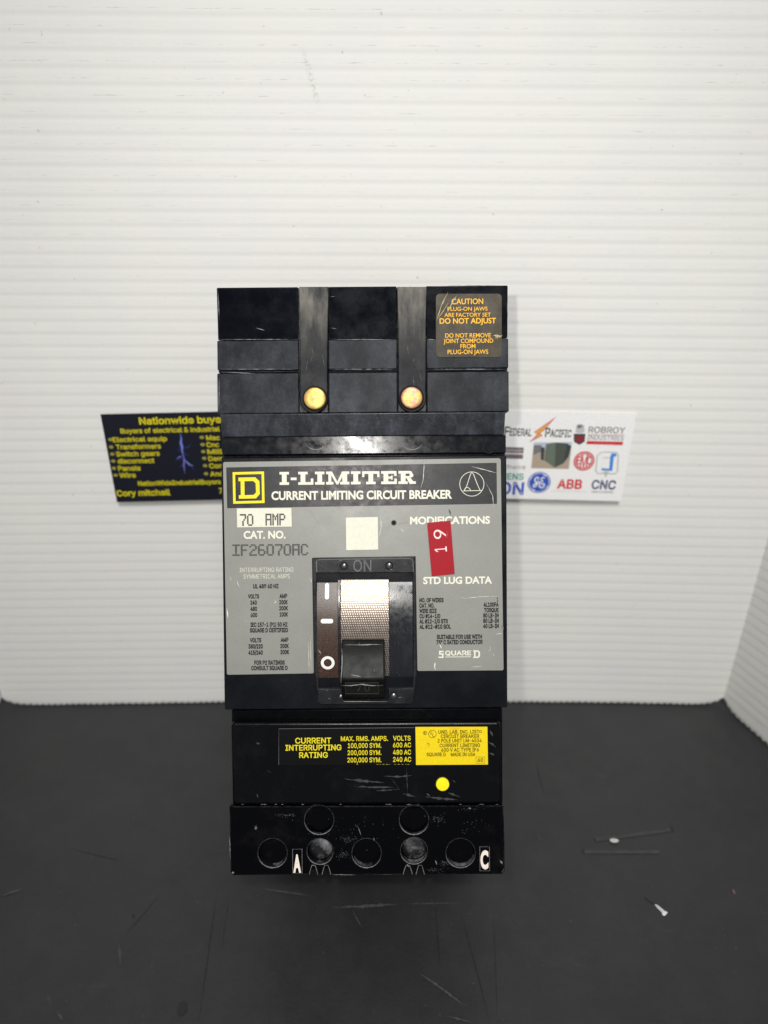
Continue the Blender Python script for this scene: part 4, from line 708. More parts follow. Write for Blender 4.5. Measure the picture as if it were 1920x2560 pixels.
tag(p.build('business_card', matrix=FD.mat), 'white business card printed with coloured company logos, fixed to the white board', 'business card')

# ------------------------------------------------------------------ the circuit breaker
LEAN, ROLL = R(26.4), R(0.45)
n = Vector((0, -math.cos(LEAN), math.sin(LEAN))); v = Vector((0, math.sin(LEAN), math.cos(LEAN))); u = Vector((1, 0, 0))
u2 = u*math.cos(ROLL)+v*math.sin(ROLL); v2 = -u*math.sin(ROLL)+v*math.cos(ROLL)
d = ray(911, 1150); P0 = CAM+d*(.296/F_PX)
tmp = Frame(P0, u2, v2, n)
vb = tmp.uv(916, 2186)[1]
F0 = Frame(P0+v2*vb, u2, v2, n)                          # origin: foot of the front face
V = lambda y, w=0., x=912: F0.uv(x, y, w)[1]
U = lambda x, y=1500, w=0.: F0.uv(x, y, w)[0]
root = bpy.data.objects.new('circuit_breaker', None); COL.objects.link(root); root.matrix_world = F0.mat
tag(root, 'black two-pole circuit breaker with grey nameplate leaning back against the white board', 'circuit breaker')
def B(part, name, parent=root, **k):
    o = part.build(name, parent, **k); return o
mm = .001
UL, UR = U(557, 1450), U(1267.5, 1450)
VT, VB, VM = V(715), 0.0, V(1772)
# depth at which the back of the top housing meets the board
ptop = F0.o+F0.v*VT+F0.n*(1*mm); DT = (bow(0)-.0012-ptop.y)/math.cos(LEAN)
# case: front body with a sunken shelf at the top
p = Part(F0)
vs0, vs1 = V(1141), V(1098)
p.slab(UL, UR, [(VM, 0), (VM, -78*mm), (VT-14*mm, -78*mm), (VT-14*mm, -9*mm), (vs1+1.5*mm, -9*mm), (vs1+1.5*mm, -2.2*mm), (vs0+1.0*mm, -1.9*mm), (vs0+1.0*mm, -3.2*mm), (vs0, -3.2*mm), (vs0, 0)], M['case'])
p.box(UL+2.2*mm, UR-1.6*mm, .0005, VM-.9*mm, -100*mm, -3*mm, M['lower'])
case = B(p, 'case', bevel=.0007)
# sunken shelf plate with two half-moon marks
p = Part(F0)
sh = lambda vv: -1.6*mm+(vv-vs0)*.035
p.sheet(U(556, 1120), U(1266, 1120), vs0+1.4*mm, vs1+1.2*mm, sh, .8*mm, M['shelf'], nv=4)
for x in (790, 1030):
    c = F0.uv(x, 1098, -1.5*mm); p.ribbon([(c[0]+4.6*mm*math.cos(R(a_)), c[1]+4.2*mm*math.sin(R(a_))) for a_ in range(200, 341, 10)], .35*mm, M['edge'], lambda vv: sh(vv)+.00008, taper=True)
c = F0.uv(1222, 1118, -1.5*mm); p.ring(c, 2.2*mm, 2.5*mm, M['case'], lambda vv: sh(vv)+.00008)
B(p, 'shelf')
# line housing at the top: three stepped blocks divided by two channels
p = Part(F0)
def prof(x):
    g = lambda y, w: (F0.uv(x, y, w*mm)[1], w*mm)
    return g
g = prof(912)
def seg(x0, x1, xa0=None, xa1=None):
    a, b = U(x0, 900, 3*mm), U(x1, 900, 3*mm)
    bk = -9.0
    p.slab(a, b, [g(716, 2.6), g(848, 1.3), g(848, .5), (g(848, .5)[0], bk*mm), (g(716, 0)[0], bk*mm)], M['smooth'])
    p.slab(a, b, [g(848.4, 3.0), g(923, 3.0), g(924, 1.0), g(930, 1.0), (g(930, 1)[0], bk*mm), (g(848.4, 1)[0], bk*mm)], M['dusty'])
    p.slab(a, b, [g(930.5, 3.7), g(1032, 3.9), (g(1032, 3.9)[0], bk*mm), (g(930.5, 3.7)[0], bk*mm)], M['dusty'])
seg(543, 747); seg(821, 993); seg(1066, 1271)
for x0, x1 in ((747, 821), (993, 1066)):
    p.slab(U(x0, 900, 1*mm), U(x1, 900, 1*mm), [g(718, 1.2), g(1032, 1.2), (g(1032, 1)[0], -9*mm), (g(718, 1)[0], -9*mm)], M['frame'])
hous = None
# hidden rear of the housing reaching back to the board
p.box(U(546, 900), U(1268, 900), g(1030, 0)[0], VT-1*mm, -DT+.3*mm, -9*mm, M['smooth'])
# bright lines paint the light caught on the step edges, with worn marks
for x0, x1 in ((545, 745), (823, 991), (1068, 1088)): p.scratch([(x0, 848.6), (x1, 848.6)], 1.2, M['edge'], 3.08*mm, jit=.7, wob=.1)
for x0, x1 in ((545, 745), (823, 991), (1068, 1269)): p.scratch([(x0, 923), (x1, 923)], 1.2, M['edge'], 3.09*mm, jit=.8, wob=.1)
for pts in ([(1068, 716), (1250, 713)], [(1268, 760), (1270, 795)], [(640, 820), (662, 826)], [(826, 742), (838, 741)], [(827, 820), (842, 822)], [(545, 726), (548, 800)], [(548, 945), (547, 1028)], [(552, 930), (640, 934)]):
    p.scratch(pts, 1.6, M['edge'], 4.05*mm if pts[0][1] > 925 else 2.6*mm)
hous = B(p, 'line_housing', bevel=.0005)
p = Part(F0)
a, b = U(553, 1060, 2*mm), U(1262, 1060, 2*mm)
p.slab(a, b, [g(1032.6, 3.7), g(1090, .6), g(1091, -1.5), (g(1091, -1)[0], -9*mm), (g(1032.6, 3)[0], -9*mm)], M['band'])
for k in range(75):                                           # file marks on the bevelled band
    x = random.uniform(600, 1235); y = random.uniform(1036, 1050); L = random.uniform(6, 30)
    A = [(x, y), (x+L, y+L*random.uniform(.25, .7))]
    if A[1][1] > 1086: continue
    uv = [F0.uv(*q_, 2.6*mm) for q_ in A]; va, vb_ = g(1032.6, 3.7), g(1090, .6)
    wf = lambda vv: va[1]+(vv-va[0])/(vb_[0]-va[0])*(vb_[1]-va[1])+.00006+.000002*k
    p.ribbon(uv, random.uniform(.06, .2)*mm, random.choice([M['edge'], M['case'], M['case']]), wf, taper=True)
B(p, 'bevelled_band', hous, bevel=.0004)
# straps and rivets
for x0, x1, rx, ry, rr, mk in ((749.5, 819, 787, 996, 27.5, 'rivet_a'), (995.5, 1064.5, 1029, 994, 27, 'rivet_b')):
    p = Part(F0); wS = 4.2*mm
    top = [(x0-2, 716.5), (x1+2, 716.5)]; cx = (x0+x1)/2; r = (x1-x0)/2
    out = top+[(x1, 800)]+[(cx+r*math.cos(R(a_)), ry+2+r*1.0*math.sin(R(a_))) for a_ in range(0, 181, 10)]+[(x0, 800)]
    p.plate([p.px(out, wS)], 0, wS, M['strap'], .00035)
    for k in range(7):
        x = random.uniform(x0+6, x1-10); y = random.uniform(725, 950); p.scratch([(x, y), (x+random.uniform(-8, 8), y+random.uniform(8, 40))], random.uniform(.7, 1.2), M['dull_metal'], wS+.00004+.000002*k)
    st = B(p, 'strap', hous)
    p = Part(F0); c = F0.uv(rx, ry, wS+1*mm); rad = F0.uv(rx+rr, ry, wS+1*mm)[0]-c[0]
    p.lathe(c, [(rad*1.16, wS+.05*mm), (rad*1.12, wS+.18*mm), (rad*1.05, wS+.1*mm)], M['hole'])
    p.lathe(c, [(rad*.94, wS), (rad, wS+.3*mm), (rad, wS+1.0*mm), (rad*.97, wS+1.25*mm), (rad*.90, wS+1.42*mm), (rad*.6, wS+1.47*mm), (rad*.3, wS+1.49*mm), (rad*.02, wS+1.5*mm)], M[mk])
    rv = B(p, 'rivet', hous, smooth=50)
    rv['label'] = 'yellow plated rivet head' if mk == 'rivet_a' else 'rivet head with pinkish tarnish'
# caution label (wraps over the steps: laid on a thin film just above them)
p = Part(F0); wc = 3.25*mm
p.plate([p.px(rrect(1089.5, 1254.5, 734, 893, 10), wc)], wc-.2*mm, wc, M['tape_brown'], .00005)
for t_, x0, x1, y, h, bd in [('CAUTION', 1129, 1208, 753.5, 13.5, .018), ('PLUG-ON JAWS', 1119, 1219, 772, 9.5, .012), ('ARE FACTORY SET', 1111, 1227, 787, 9.5, .012), ('DO NOT ADJUST', 1099, 1240, 802, 13, .03),
                             ('DO NOT REMOVE', 1113, 1227, 838.5, 10.5, .012), ('JOINT COMPOUND', 1109, 1233, 852, 10.5, .012), ('FROM', 1151, 1188.5, 865.5, 10.5, .012), ('PLUG-ON JAWS', 1119, 1220.5, 879.5, 10.5, .012)]:
    p.text(t_, x0, x1, y-h/2, y+h/2, M['orange_ink'], wc+.00008, bd*.6)
for pts, wd in [([(1120, 731), (1104, 762), (1091, 803)], 2.2), ([(1144, 735), (1128, 762), (1118, 782)], 2.0), ([(1092, 800), (1108, 778), (1122, 755)], 1.5), ([(1234, 838), (1254, 842)], 4), ([(1236, 846), (1256, 838)], 2.5), ([(1240, 834), (1244, 850)], 2)]:
    p.scratch(pts, wd, M['gold_edge'], wc+.00014)
B(p, 'caution_label', hous)

# ---- nameplate
p = Part(F0); wl = .30*mm; wh = .36*mm; wt = .44*mm; wt2 = .50*mm
out = [(557.5, 1158), (561, 1155), (1248, 1145.5), (1252, 1149), (1259, 1673), (1256, 1676), (1046, 1677.5), (1043.5, 1675), (1039, 1391), (780, 1395), (784.5, 1681), (782, 1683.5), (570, 1687), (567, 1684)]
p.plate([p.px(out, wl)], 0, wl, M['label'], .00006)
p.poly(p.px([(565.5, 1168.5), (1241.5, 1157), (1242.5, 1259.5), (568, 1270.5)], wh), M['header'], wh)
# letters of the upper title: wide slab serif, drawn in a 0..100 tall grid
def slab_letter(ch):
    """rectangles / polygons of one letter in units of the cap height; returns (polys, advance)"""
    t, s_, e = .20, .34, .17                      # serif thickness, stem, serif overhang
    rc = lambda x0, x1, y0, y1: [(x0, y0), (x1, y0), (x1, y1), (x0, y1)]
    if ch == 'I': return [rc(0, s_+2*e, 0, t), rc(e, e+s_, t, 1-t), rc(0, s_+2*e, 1-t, 1)], s_+2*e
    if ch == '-': return [rc(0, .42, .36, .56)], .42
    if ch == 'L': return [rc(0, 1.08, 0, t), rc(e, e+s_, t, 1-t), rc(0, s_+2*e, 1-t, 1), rc(.90, 1.08, t, .48)], 1.08
    if ch == 'M': return [rc(0, .52, 0, t), rc(.16, .37, t, 1-t), [(0, 1-t), (.37, 1-t), (.52, 1-t), (.42, 1), (0, 1)], [(.37, 1-t), (.37, .72), (.74, .0), (.80, 0), (.80, .22), (.52, 1-t)],
                          [(.80, .22), (.80, 0), (.86, 0), (1.16, .62), (1.16, 1-t), (1.06, 1-t)], [(1.06, 1-t), (1.66, 1-t), (1.66, 1), (1.14, 1)], rc(1.16, 1.50, t, 1-t), rc(1.0, 1.66, 0, t)], 1.66
    if ch == 'T': return [rc(.28, .96, 0, t), rc(.45, .79, t, 1-t), rc(0, 1.24, 1-t, 1), rc(0, .16, .55, 1-t), rc(1.08, 1.24, .55, 1-t)], 1.24
    if ch == 'E': return [rc(0, 1.12, 0, t), rc(e, e+s_, t, 1-t), rc(0, 1.10, 1-t, 1), rc(.95, 1.12, t, .42), rc(.94, 1.10, .62, 1-t), rc(e+s_, .72, .42, .58), rc(.72, .82, .34, .66)], 1.12
    if ch == 'R': return [rc(0, .66, 0, t), rc(e, e+s_, t, 1-t), [(0, 1-t), (1.0, 1-t), (.93, .96), (.82, 1), (0, 1)], [(.78, .50), (.88, .47), (1.06, .58), (1.08, .70), (1.0, 1-t), (.80, 1-t), (.80, .62)],
                          [(e+s_, .46), (.74, .46), (.78, .50), (.80, .60), (e+s_, .60)], [(.58, .46), (.80, 0), (1.24, 0), (1.24, t), (1.06, t), (.86, .46)]], 1.24
gap = .12; word = 'I-LIMITER'; tot = sum(slab_letter(c_)[1] for c_ in word)+gap*(len(word)-1)
uA, vA = F0.uv(699, 1212, wt); uB, _ = F0.uv(1039.5, 1212, wt); _, vA = F0.uv(869, 1211, wt); _, vB = F0.uv(869, 1178.5, wt)
sx, sy = (uB-uA)/tot, vB-vA; x = 0
for ch in word:
    pl, adv = slab_letter(ch)
    for q_ in pl: p.poly([(uA+(x+a_)*sx, vA+b_*sy) for a_, b_ in q_], M['cream'], wt)
    x += adv+gap
p.text('CURRENT LIMITING CIRCUIT BREAKER', 678.5, 1130, 1227.5, 1247.5, M['cream'], wt, .035)
c = F0.uv(1179.6, 1210, wt); r = U(1210.5, 1210)-U(1179.6, 1210)
p.ring(c, r*.955, r*1.0, M['cream'], wt)
tri = [(-.62, -.55), (-.40, -.12), (-.25, .35), (-.12, .75), (0, .95), (.14, .78), (.30, .35), (.48, -.12), (.68, -.55)]
p.ribbon([(c[0]+a_*r, c[1]+b_*r) for a_, b_ in tri], r*.05, M['cream'], wt2)
p.ribbon([(c[0]-.72*r, c[1]-.55*r), (c[0]+.80*r, c[1]-.53*r)], r*.05, M['cream'], wt2+.00003)
p.ribbon([(c[0]+a_*r, c[1]+b_*r) for a_, b_ in [(-.62, -.5), (-.5, -.3), (-.36, -.26), (-.2, -.36), (-.1, -.52)]], r*.05, M['cream'], wt2+.00006)
# stickers and printing
p.text('CAT. NO.', 609, 714, 1328, 1346, M['cream'], wt, .035)
p.dots('IF26070AC', 581, 770, 1361, 1390, M['grey_ink'], wt)
p.text('INTERRUPTING RATING', 599, 733.5, 1419, 1430, M['cream'], wt, -.014, font='sans'); p.text('SYMMETRICAL AMPS', 608.7, 724.4, 1435.5, 1446.5, M['cream'], wt, -.014, font='sans')
for t_, x0, x1, y in [('UL 489 60 HZ', 632.8, 696.4, 1465.5), ('VOLTS', 620, 647.6, 1491), ('AMP', 698.5, 718, 1490), ('240', 626, 642, 1506.5), ('200K', 698, 719.3, 1505.5), ('480', 626, 642.5, 1522), ('200K', 698, 720, 1520.5),
                      ('600', 626.5, 643, 1537.5), ('100K', 699, 720, 1536), ('IEC 157-1 (P1) 50 HZ', 626, 718.7, 1561.5), ('SQUARE D CERTIFIED', 624.7, 720, 1575.5), ('VOLTS', 625, 653, 1600.5), ('AMP', 701.5, 721, 1599.5),
                      ('380/220', 621, 657, 1616), ('200K', 700.8, 722, 1615), ('415/240', 621, 657, 1631.5), ('200K', 701, 723, 1630), ('FOR P2 RATINGS', 635.7, 711.8, 1656.5), ('CONSULT SQUARE D', 628, 719, 1670),
                      ('NO. OF WIRES', 1048.3, 1109, 1500.4), ('CAT. NO.', 1048.3, 1086, 1513.9), ('WIRE SIZE', 1048.3, 1091.7, 1527.2), ('CU #14-1/0', 1048.5, 1100.8, 1540.2), ('AL #12-1/0 STR', 1048.5, 1120, 1553.2), ('AL #12-#10 SOL', 1048.5, 1127.4, 1566.7),
                      ('AL100FA', 1208.6, 1246.5, 1511.5), ('TORQUE', 1210.3, 1246.5, 1525.2), ('80 LB-IN', 1208, 1246.7, 1538.5), ('80 LB-IN', 1208, 1246.9, 1551.7), ('40 LB-IN', 1208, 1247, 1565),
                      ('SUITABLE FOR USE WITH', 1092, 1205, 1592), ('75° C RATED CONDUCTOR', 1091, 1206.7, 1605.3)]:
    p.text(t_, x0, x1, y-4.9, y+4.9, M['black_ink'], wt, .066, font='sans')
p.text('1', 1241.8, 1245.4, 1494, 1503.5, M['black_ink'], wt, .03, font='sans')
p.text('MODIFICATIONS', 1025, 1225, 1292, 1309.5, M['cream'], wt, .035); p.text('STD LUG DATA', 1058, 1230, 1442.5, 1459, M['cream'], wt, .035)
# maker's line near the lower corner: tall first and last letters, smaller underlined middle
p.plate([p.px([(1097.5, 1627), (1109, 1627), (1109, 1630.5), (1101.5, 1630.5), (1101.5, 1633.5), (1109, 1633.5), (1109, 1645), (1096, 1645), (1096, 1641.5), (1105, 1641.5), (1105, 1637), (1097.5, 1637)], wt)], wh, wt, M['cream'], .00001)
p.text('QUARE', 1112.5, 1178, 1627, 1638, M['cream'], wt, .05, font='sans'); p.ribbon(p.px([(1113, 1642.5), (1177, 1642)], wt), .28*mm, M['cream'], wt)
p.plate([p.px([(1182.5, 1626), (1196, 1626), (1200, 1630), (1200, 1641), (1196, 1645), (1182.5, 1645), (1182.5, 1642.5), (1185, 1642.5), (1185, 1628.5), (1182.5, 1628.5)], wt), p.px([(1189, 1629.5), (1194, 1629.5), (1196, 1631.5), (1196, 1639.5), (1194, 1641.5), (1189, 1641.5)], wt)], wh, wt, M['cream'], .00001)
p.disc(F0.uv(984.5, 1307, wt), .8*mm, M['hole'], wt); p.ring(F0.uv(984.5, 1307, wt), .8*mm, 1.1*mm, M['grey_ink'], wt)
# scratches through the print
for pts, wd, k in [([(1061, 1152), (1058, 1200), (1050, 1226)], 1.4, 'cream'), ([(772, 1270), (785, 1292), (800, 1311)], 1.1, 'label'), ([(1178, 1166), (1210, 1174), (1243, 1183)], 1.3, 'cream'), ([(1215, 1207), (1232, 1240), (1234, 1270)], 1.0, 'cream'),
                   ([(952, 1288), (953, 1320), (947, 1345)], 1.1, 'cream'), ([(775, 1443), (780, 1457)], 1.6, 'cream'), ([(592, 1452), (599, 1470)], 1.2, 'cream'), ([(771, 1600), (773, 1685)], .9, 'cream'), ([(776, 1590), (778, 1680)], .7, 'cream'),
                   ([(1136, 1488), (1160, 1496), (1200, 1492), (1248, 1490)], 1.0, 'cream'), ([(1097, 1608), (1101, 1615), (1104, 1622)], 2, 'cream'), ([(1088, 1655), (1086, 1668), (1090, 1676)], 3, 'cream'), ([(1176, 1668), (1206, 1666)], 1.3, 'cream'),
                   ([(567, 1520), (570, 1545)], 2.2, 'cream'), ([(1222, 1630), (1227, 1620), (1223, 1615)], 1.2, 'cream'), ([(1233, 1635), (1235, 1640)], 1, 'cream'), ([(684, 1500), (690, 1504), (686, 1510)], 1.6, 'cream'), ([(1122, 1272), (1127, 1288)], 3, 'grey_ink'),
                   ([(1253, 1562), (1259, 1574)], 4, 'scuff'), ([(1238, 1586), (1256, 1583)], 1, 'cream'), ([(576, 1440), (578, 1452)], 1, 'cream'), ([(1000, 1320), (1010, 1331)], 2.2, 'cream'), ([(995, 1310), (1022, 1304)], 1.3, 'label'), ([(612, 1556), (618, 1550)], 1.2, 'cream')]:
    p.scratch(pts, wd, M[k], wt2+.00008+random.random()*.00004)
npl = B(p, 'nameplate')
# maker's square emblem
p = Part(F0)
o_ = [(581.5, 1180.5), (660, 1178.5), (661.5, 1257.5), (583, 1259.5)]
def inset(q_, k): cx = sum(a_[0] for a_ in q_)/4; cy = sum(a_[1] for a_ in q_)/4; return [(cx+(a_[0]-cx)*k, cy+(a_[1]-cy)*k) for a_ in q_]
p.plate([p.px(o_, wt), p.px(inset(o_, .84), wt)], wh, wt, M['yellow_ink'], .00001)
dl = [(596, 1194), (638, 1193), (648.5, 1203), (649.5, 1235), (640, 1246), (597, 1247), (597, 1238), (602, 1238), (601.5, 1203), (596, 1203)]
di = [(611, 1203), (633, 1202.5), (639, 1208), (640, 1231), (634.5, 1237), (611.5, 1238)]
p.plate([p.px(dl, wt), p.px(di, wt)], wh, wt, M['yellow_ink'], .00001)
B(p, 'emblem', npl)
p = Part(F0)
p.poly(p.px([(592, 1271), (728.5, 1270), (729.5, 1316.5), (593, 1318.5)], wt2), M['cream_sticker'], wt2)
p.dots('70', 600, 633, 1285, 1315, M['grey_ink'], wt2+.00008); p.dots('AMP', 664, 713, 1284, 1314, M['grey_ink'], wt2+.00008)
B(p, 'ampere_sticker', npl)
p = Part(F0); p.plate([p.px([(864.6, 1294), (944.5, 1292.5), (945.5, 1374), (865.5, 1375.5)], wt2)], wl, wt2+.00005, M['cream_sticker'], .00003); B(p, 'blank_sticker', npl)
p = Part(F0); wr = .75*mm
p.plate([p.px([(1067.7, 1307), (1126.5, 1301.5), (1136.8, 1435), (1079.5, 1440.6)], wr)], wl, wr, M['red_tape'], .00008)
p.text('9', 1084.5, 1114.5, 1324, 1347, M['tape_emboss'], wr+.0001, .0, rot=R(94), font='sans'); p.text('1', 1087, 1117, 1367, 1379.5, M['tape_emboss'], wr+.0001, .0, rot=R(94), font='sans')
p.scratch([(1116, 1327), (1119, 1338), (1114, 1347)], 1.2, M['red_tint'], wr+.00014); p.scratch([(1088, 1381), (1091, 1376)], 2, M['red_tint'], wr+.00014)
B(p, 'label_tape', npl)

# ---- switch frame with its curved drum, strips and toggle
p = Part(F0); wf0 = 1.1*mm
o_ = p.px(rrect(780.5, 1038, 1393.5, 1762, 6), wf0)
o_ = p.px([(783, 1394.5), (1035, 1391), (1038, 1394), (1040, 1500), (1042.5, 1690), (1036, 1700), (1035, 1752), (1027, 1760.5), (803, 1762), (794, 1756), (793, 1700), (785.5, 1690), (782, 1500), (780.5, 1398)], wf0)
win = p.px(rrect(792, 1032.5, 1433.5, 1721.5, 3)[:0]+[(792, 1433), (1032, 1432), (1034, 1720), (972, 1722), (971, 1748), (966, 1752), (862, 1752), (856, 1748), (855, 1722), (795, 1722)], wf0)
p.plate([o_, win], -.5*mm, wf0, M['frame'], .0004)
p.poly(p.px([(790, 1430), (1036, 1430), (1038, 1756), (792, 1756)], -.3*mm), M['hole'], -.3*mm)
# raised inner line and embossed ON
p.ribbon(p.px([(791, 1402), (792, 1430)], wf0), .25*mm, M['edge'], wf0+.00005)
p.ribbon(p.px([(792, 1401), (800, 1399), (1024, 1396), (1031, 1399), (1033, 1408), (1033.5, 1430)], wf0), .16*mm, M['edge'], wf0+.00008)
for rr, w_, m in ((0.0, .06, 'dull_metal'), ):
    p.text('ON', 883, 929, 1400, 1428.5, M['edge'], wf0+.00016, .0, font='sans'); p.text('ON', 883, 929, 1400, 1428.5, M['frame'], wf0+.00024, -.045, font='sans')
for k in range(26):
    x = random.uniform(796, 1030); y = random.choice([random.uniform(1402, 1430), random.uniform(1726, 1755)])
    if 850 < x < 975 and y > 1500: continue
    p.scratch([(x, y), (x+random.uniform(-14, 14), y+random.uniform(-5, 5))], random.uniform(.8, 1.6), random.choice([M['edge'], M['hole']]), wf0+.0003+.000002*k)
fr = B(p, 'switch_frame')
vmid = V(1577, 2*mm); RD = 80*mm; wpk = 2.3*mm
drum = lambda vv: wpk-(vv-vmid)**2/(2*RD)
v_top, v_bot = V(1433, 0), V(1721.5, 0)
p = Part(F0); p.sheet(U(974, 1577, wpk), U(1032, 1577, wpk), v_bot, v_top, drum, 2.4*mm, M['drum'], nv=40)
p.sheet(U(845.5, 1577, wpk), U(850, 1577, wpk), v_bot, v_top, lambda vv: drum(vv)+.25*mm, 2.4*mm, M['drum'], nv=40)
for k in range(40):
    x = random.uniform(978, 1028); y = random.uniform(1440, 1716); p.scratch([(x, y), (x+random.uniform(-3, 3), y+random.uniform(-12, 12))], random.uniform(.7, 1.4), M['dull_metal'], lambda vv: drum(vv)+.00005+.000002*k)
B(p, 'drum_cover', fr)
p = Part(F0)
p.sheet(U(792.5, 1577, wpk), U(844.5, 1577, wpk), v_bot, v_top, drum, 2.4*mm, M['brown'], nv=40)
ds = lambda vv: drum(vv)+.0001
def onpx(pts): return [F0.uv(x_, y_, 2*mm) for x_, y_ in pts]
p.ribbon(onpx([(817, 1464+k*3) for k in range(11)]), 1.6*mm, M['white_sym'], ds); 
c = onpx([(817, 1464)])[0]; p.disc(c, .8*mm, M['white_sym'], lambda vv: ds(vv)+.00003); c = onpx([(817, 1494)])[0]; p.disc(c, .8*mm, M['white_sym'], lambda vv: ds(vv)+.00003)
p.poly(onpx(rrect(802, 833, 1547, 1558, 5.4)), M['white_sym'], ds)
p.ring(onpx([(819, 1658)])[0], 1.62*mm, 2.75*mm, M['white_sym'], ds)
for pts, wd in [([(797, 1478), (802, 1500)], 2.5), ([(796, 1620), (804, 1633)], 3), ([(829, 1490), (824, 1512)], 2)]: p.scratch(pts, wd, M['scuff'], lambda vv: ds(vv)+.00006)
B(p, 'indicator_strip', fr)
# woven foil slide: upper flap a little proud of the lower one
p = Part(F0); vk = V(1532, 2*mm)
p.sheet(U(852, 1577, wpk), U(972.5, 1577, wpk), v_bot+4*mm, vk, lambda vv: drum(vv)-.1*mm, 2*mm, M['woven'], nv=40)
p.sheet(U(852.5, 1577, wpk), U(972, 1577, wpk), vk-.0*mm, v_top, lambda vv: drum(vv)+.25*mm, 2*mm, M['woven'], nv=30)
B(p, 'slide', fr)
for x, y, r in ((860, 1415, 9), (973, 1414, 9.2), (984.5, 1740, 9), (852, 1742, 7.5)):
    p = Part(F0); c = F0.uv(x, y, wf0); r = U(x+r, y, wf0)-U(x, y, wf0)
    p.lathe(c, [(r*1.15, wf0+.02*mm), (r*1.05, wf0+.18*mm), (r*.86, wf0+.12*mm)], M['hole'], 28)
    p.lathe(c, [(r*.86, wf0+.06*mm), (r*.7, wf0+.10*mm), (r*.45, wf0+.30*mm), (r*.1, wf0+.38*mm)], M['screw'], 28)
    B(p, 'screw', fr, smooth=60)
# toggle handle in the lower position
p = Part(F0)
G2 = lambda y, w: (F0.uv(912, y, w*mm)[1], w*mm)
pr = [G2(1597, 1.6), G2(1598, 3.2), G2(1606, 4.4), G2(1650, 7.2), G2(1696, 10.2), G2(1701, 9.9), G2(1742, 5.2), G2(1746, 4.0), G2(1746, 1.5)]
p.slab(U(853.5, 1650, 6*mm), U(962, 1650, 6*mm), pr, M['handle'])
wtop = lambda vv, e=.1: (lambda a_, b_: (a_[1]+(vv-a_[0])/(b_[0]-a_[0])*(b_[1]-a_[1])+e*mm))(G2(1606, 4.4), G2(1696, 10.2))
for pts, wd in [([(856, 1695), (880, 1696), (905, 1693), (935, 1696), (958, 1695)], 1.6), ([(857, 1614), (858, 1650), (856, 1690)], 2), ([(862, 1606), (900, 1606), (940, 1605), (958, 1606)], 1.8), ([(898, 1606), (901, 1600)], 1.5), ([(880, 1672), (905, 1677)], 2), ([(936, 1660), (938, 1666)], 1.5)]:
    p.scratch(pts, wd, M['scuff'], lambda vv: wtop(vv))
hd = B(p, 'toggle_handle', bevel=.0007)
p = Part(F0)
hw = lambda y: 10.2-(y-1698)*(5.0/44)
hwv = lambda vv, e=.08: (lambda a_, b_: (a_[1]+(vv-a_[0])/(b_[0]-a_[0])*(b_[1]-a_[1])+e*mm))(G2(1701, 9.9), G2(1742, 5.2))
hp = lambda x, y: F0.uv(x, y, hw(y)*mm)
p.ribbon([hp(x, y) for x, y in [(863, 1707), (946, 1707), (947, 1734), (864, 1734)]], .35*mm, M['faint'], hwv, closed=True)
p.poly([hp(x, y) for x, y in [(865, 1709), (944, 1709), (945, 1732), (866, 1732)]], M['hole'], hwv)
cu = hp(884, 1720)
for k, ch in enumerate('70'):
    Vv, Ff = glyphs(ch, -.02); b0 = hp(890+k*20, 1729); t0 = hp(890+k*20, 1711); sc_ = (t0[1]-b0[1])/CAP
    p.add([(b0[0]+x_*sc_, b0[1]+y_*sc_, hwv(b0[1]+y_*sc_, .14)) for x_, y_ in Vv], Ff, M['faint'])
B(p, 'rating_inset', hd)

# ---- lower trim cover with the rating label, approval sticker and test button
p = Part(F0); wcv = .9*mm; wc0 = -3*mm
cov = p.px([(588, 1805), (1243, 1803)], wcv)
o_ = [(577+11-11*math.cos(R(a_)), 1806+11-11*math.sin(R(a_))) for a_ in range(0, 91, 15)]+[(1252-11+11*math.sin(R(a_)), 1804+11-11*math.cos(R(a_))) for a_ in range(0, 91, 15)]+[(1254-11+11*math.cos(R(a_)), 2010-11+11*math.sin(R(a_))) for a_ in range(0, 91, 15)]+[(581+11-11*math.sin(R(a_)), 2013-11+11*math.cos(R(a_))) for a_ in range(0, 91, 15)]
p.plate([p.px(o_, wcv)], wc0, wcv, M['cover'], .0011)
tilted = U(912)
for pts, wd in [([(861, 1947), (900, 1952), (960, 1956)], 5), ([(886, 1966), (930, 1968), (985, 1968)], 4), ([(960, 1940), (1000, 1942), (1030, 1938)], 3.5), ([(940, 1977), (1000, 1973)], 3), ([(978, 1946), (1000, 1975)], 2), ([(1016, 1918), (1019, 1985)], 1.1),
                ([(1008, 1984), (1040, 1992)], 5), ([(1064, 1992), (1110, 1997), (1145, 2000)], 4.5), ([(1120, 1982), (1150, 1992)], 4), ([(1066, 1984), (1076, 1990)], 3), ([(1220, 1853), (1240, 1868)], 4), ([(1218, 1880), (1236, 1888)], 4), ([(640, 1857), (650, 1860)], 3), ([(642, 1985), (645, 1994)], 2.5), ([(668, 1926), (678, 1932)], 3),
                ([(1100, 1960), (1085, 1964)], 1.5), ([(1130, 1950), (1140, 1956)], 2), ([(1225, 1826), (1232, 1840)], 4)]:
    p.scratch(pts, wd, M['dull_metal'], wcv+.00005+random.random()*.00003, jit=.8)
for k in range(14): 
    x = random.uniform(600, 1240); p.scratch([(x, 2011), (x+random.uniform(4, 14), 2011)], 1.3, M['scuff'], wcv-.0002)
cv = B(p, 'trim_cover')
p = Part(F0); wq = wcv+.12*mm; wq2 = wq+.1*mm
p.plate([p.px([(697, 1822), (1038, 1818.5), (1039.5, 1911.5), (698.5, 1913)], wq)], wcv-.1*mm, wq, M['rating'], .00004)
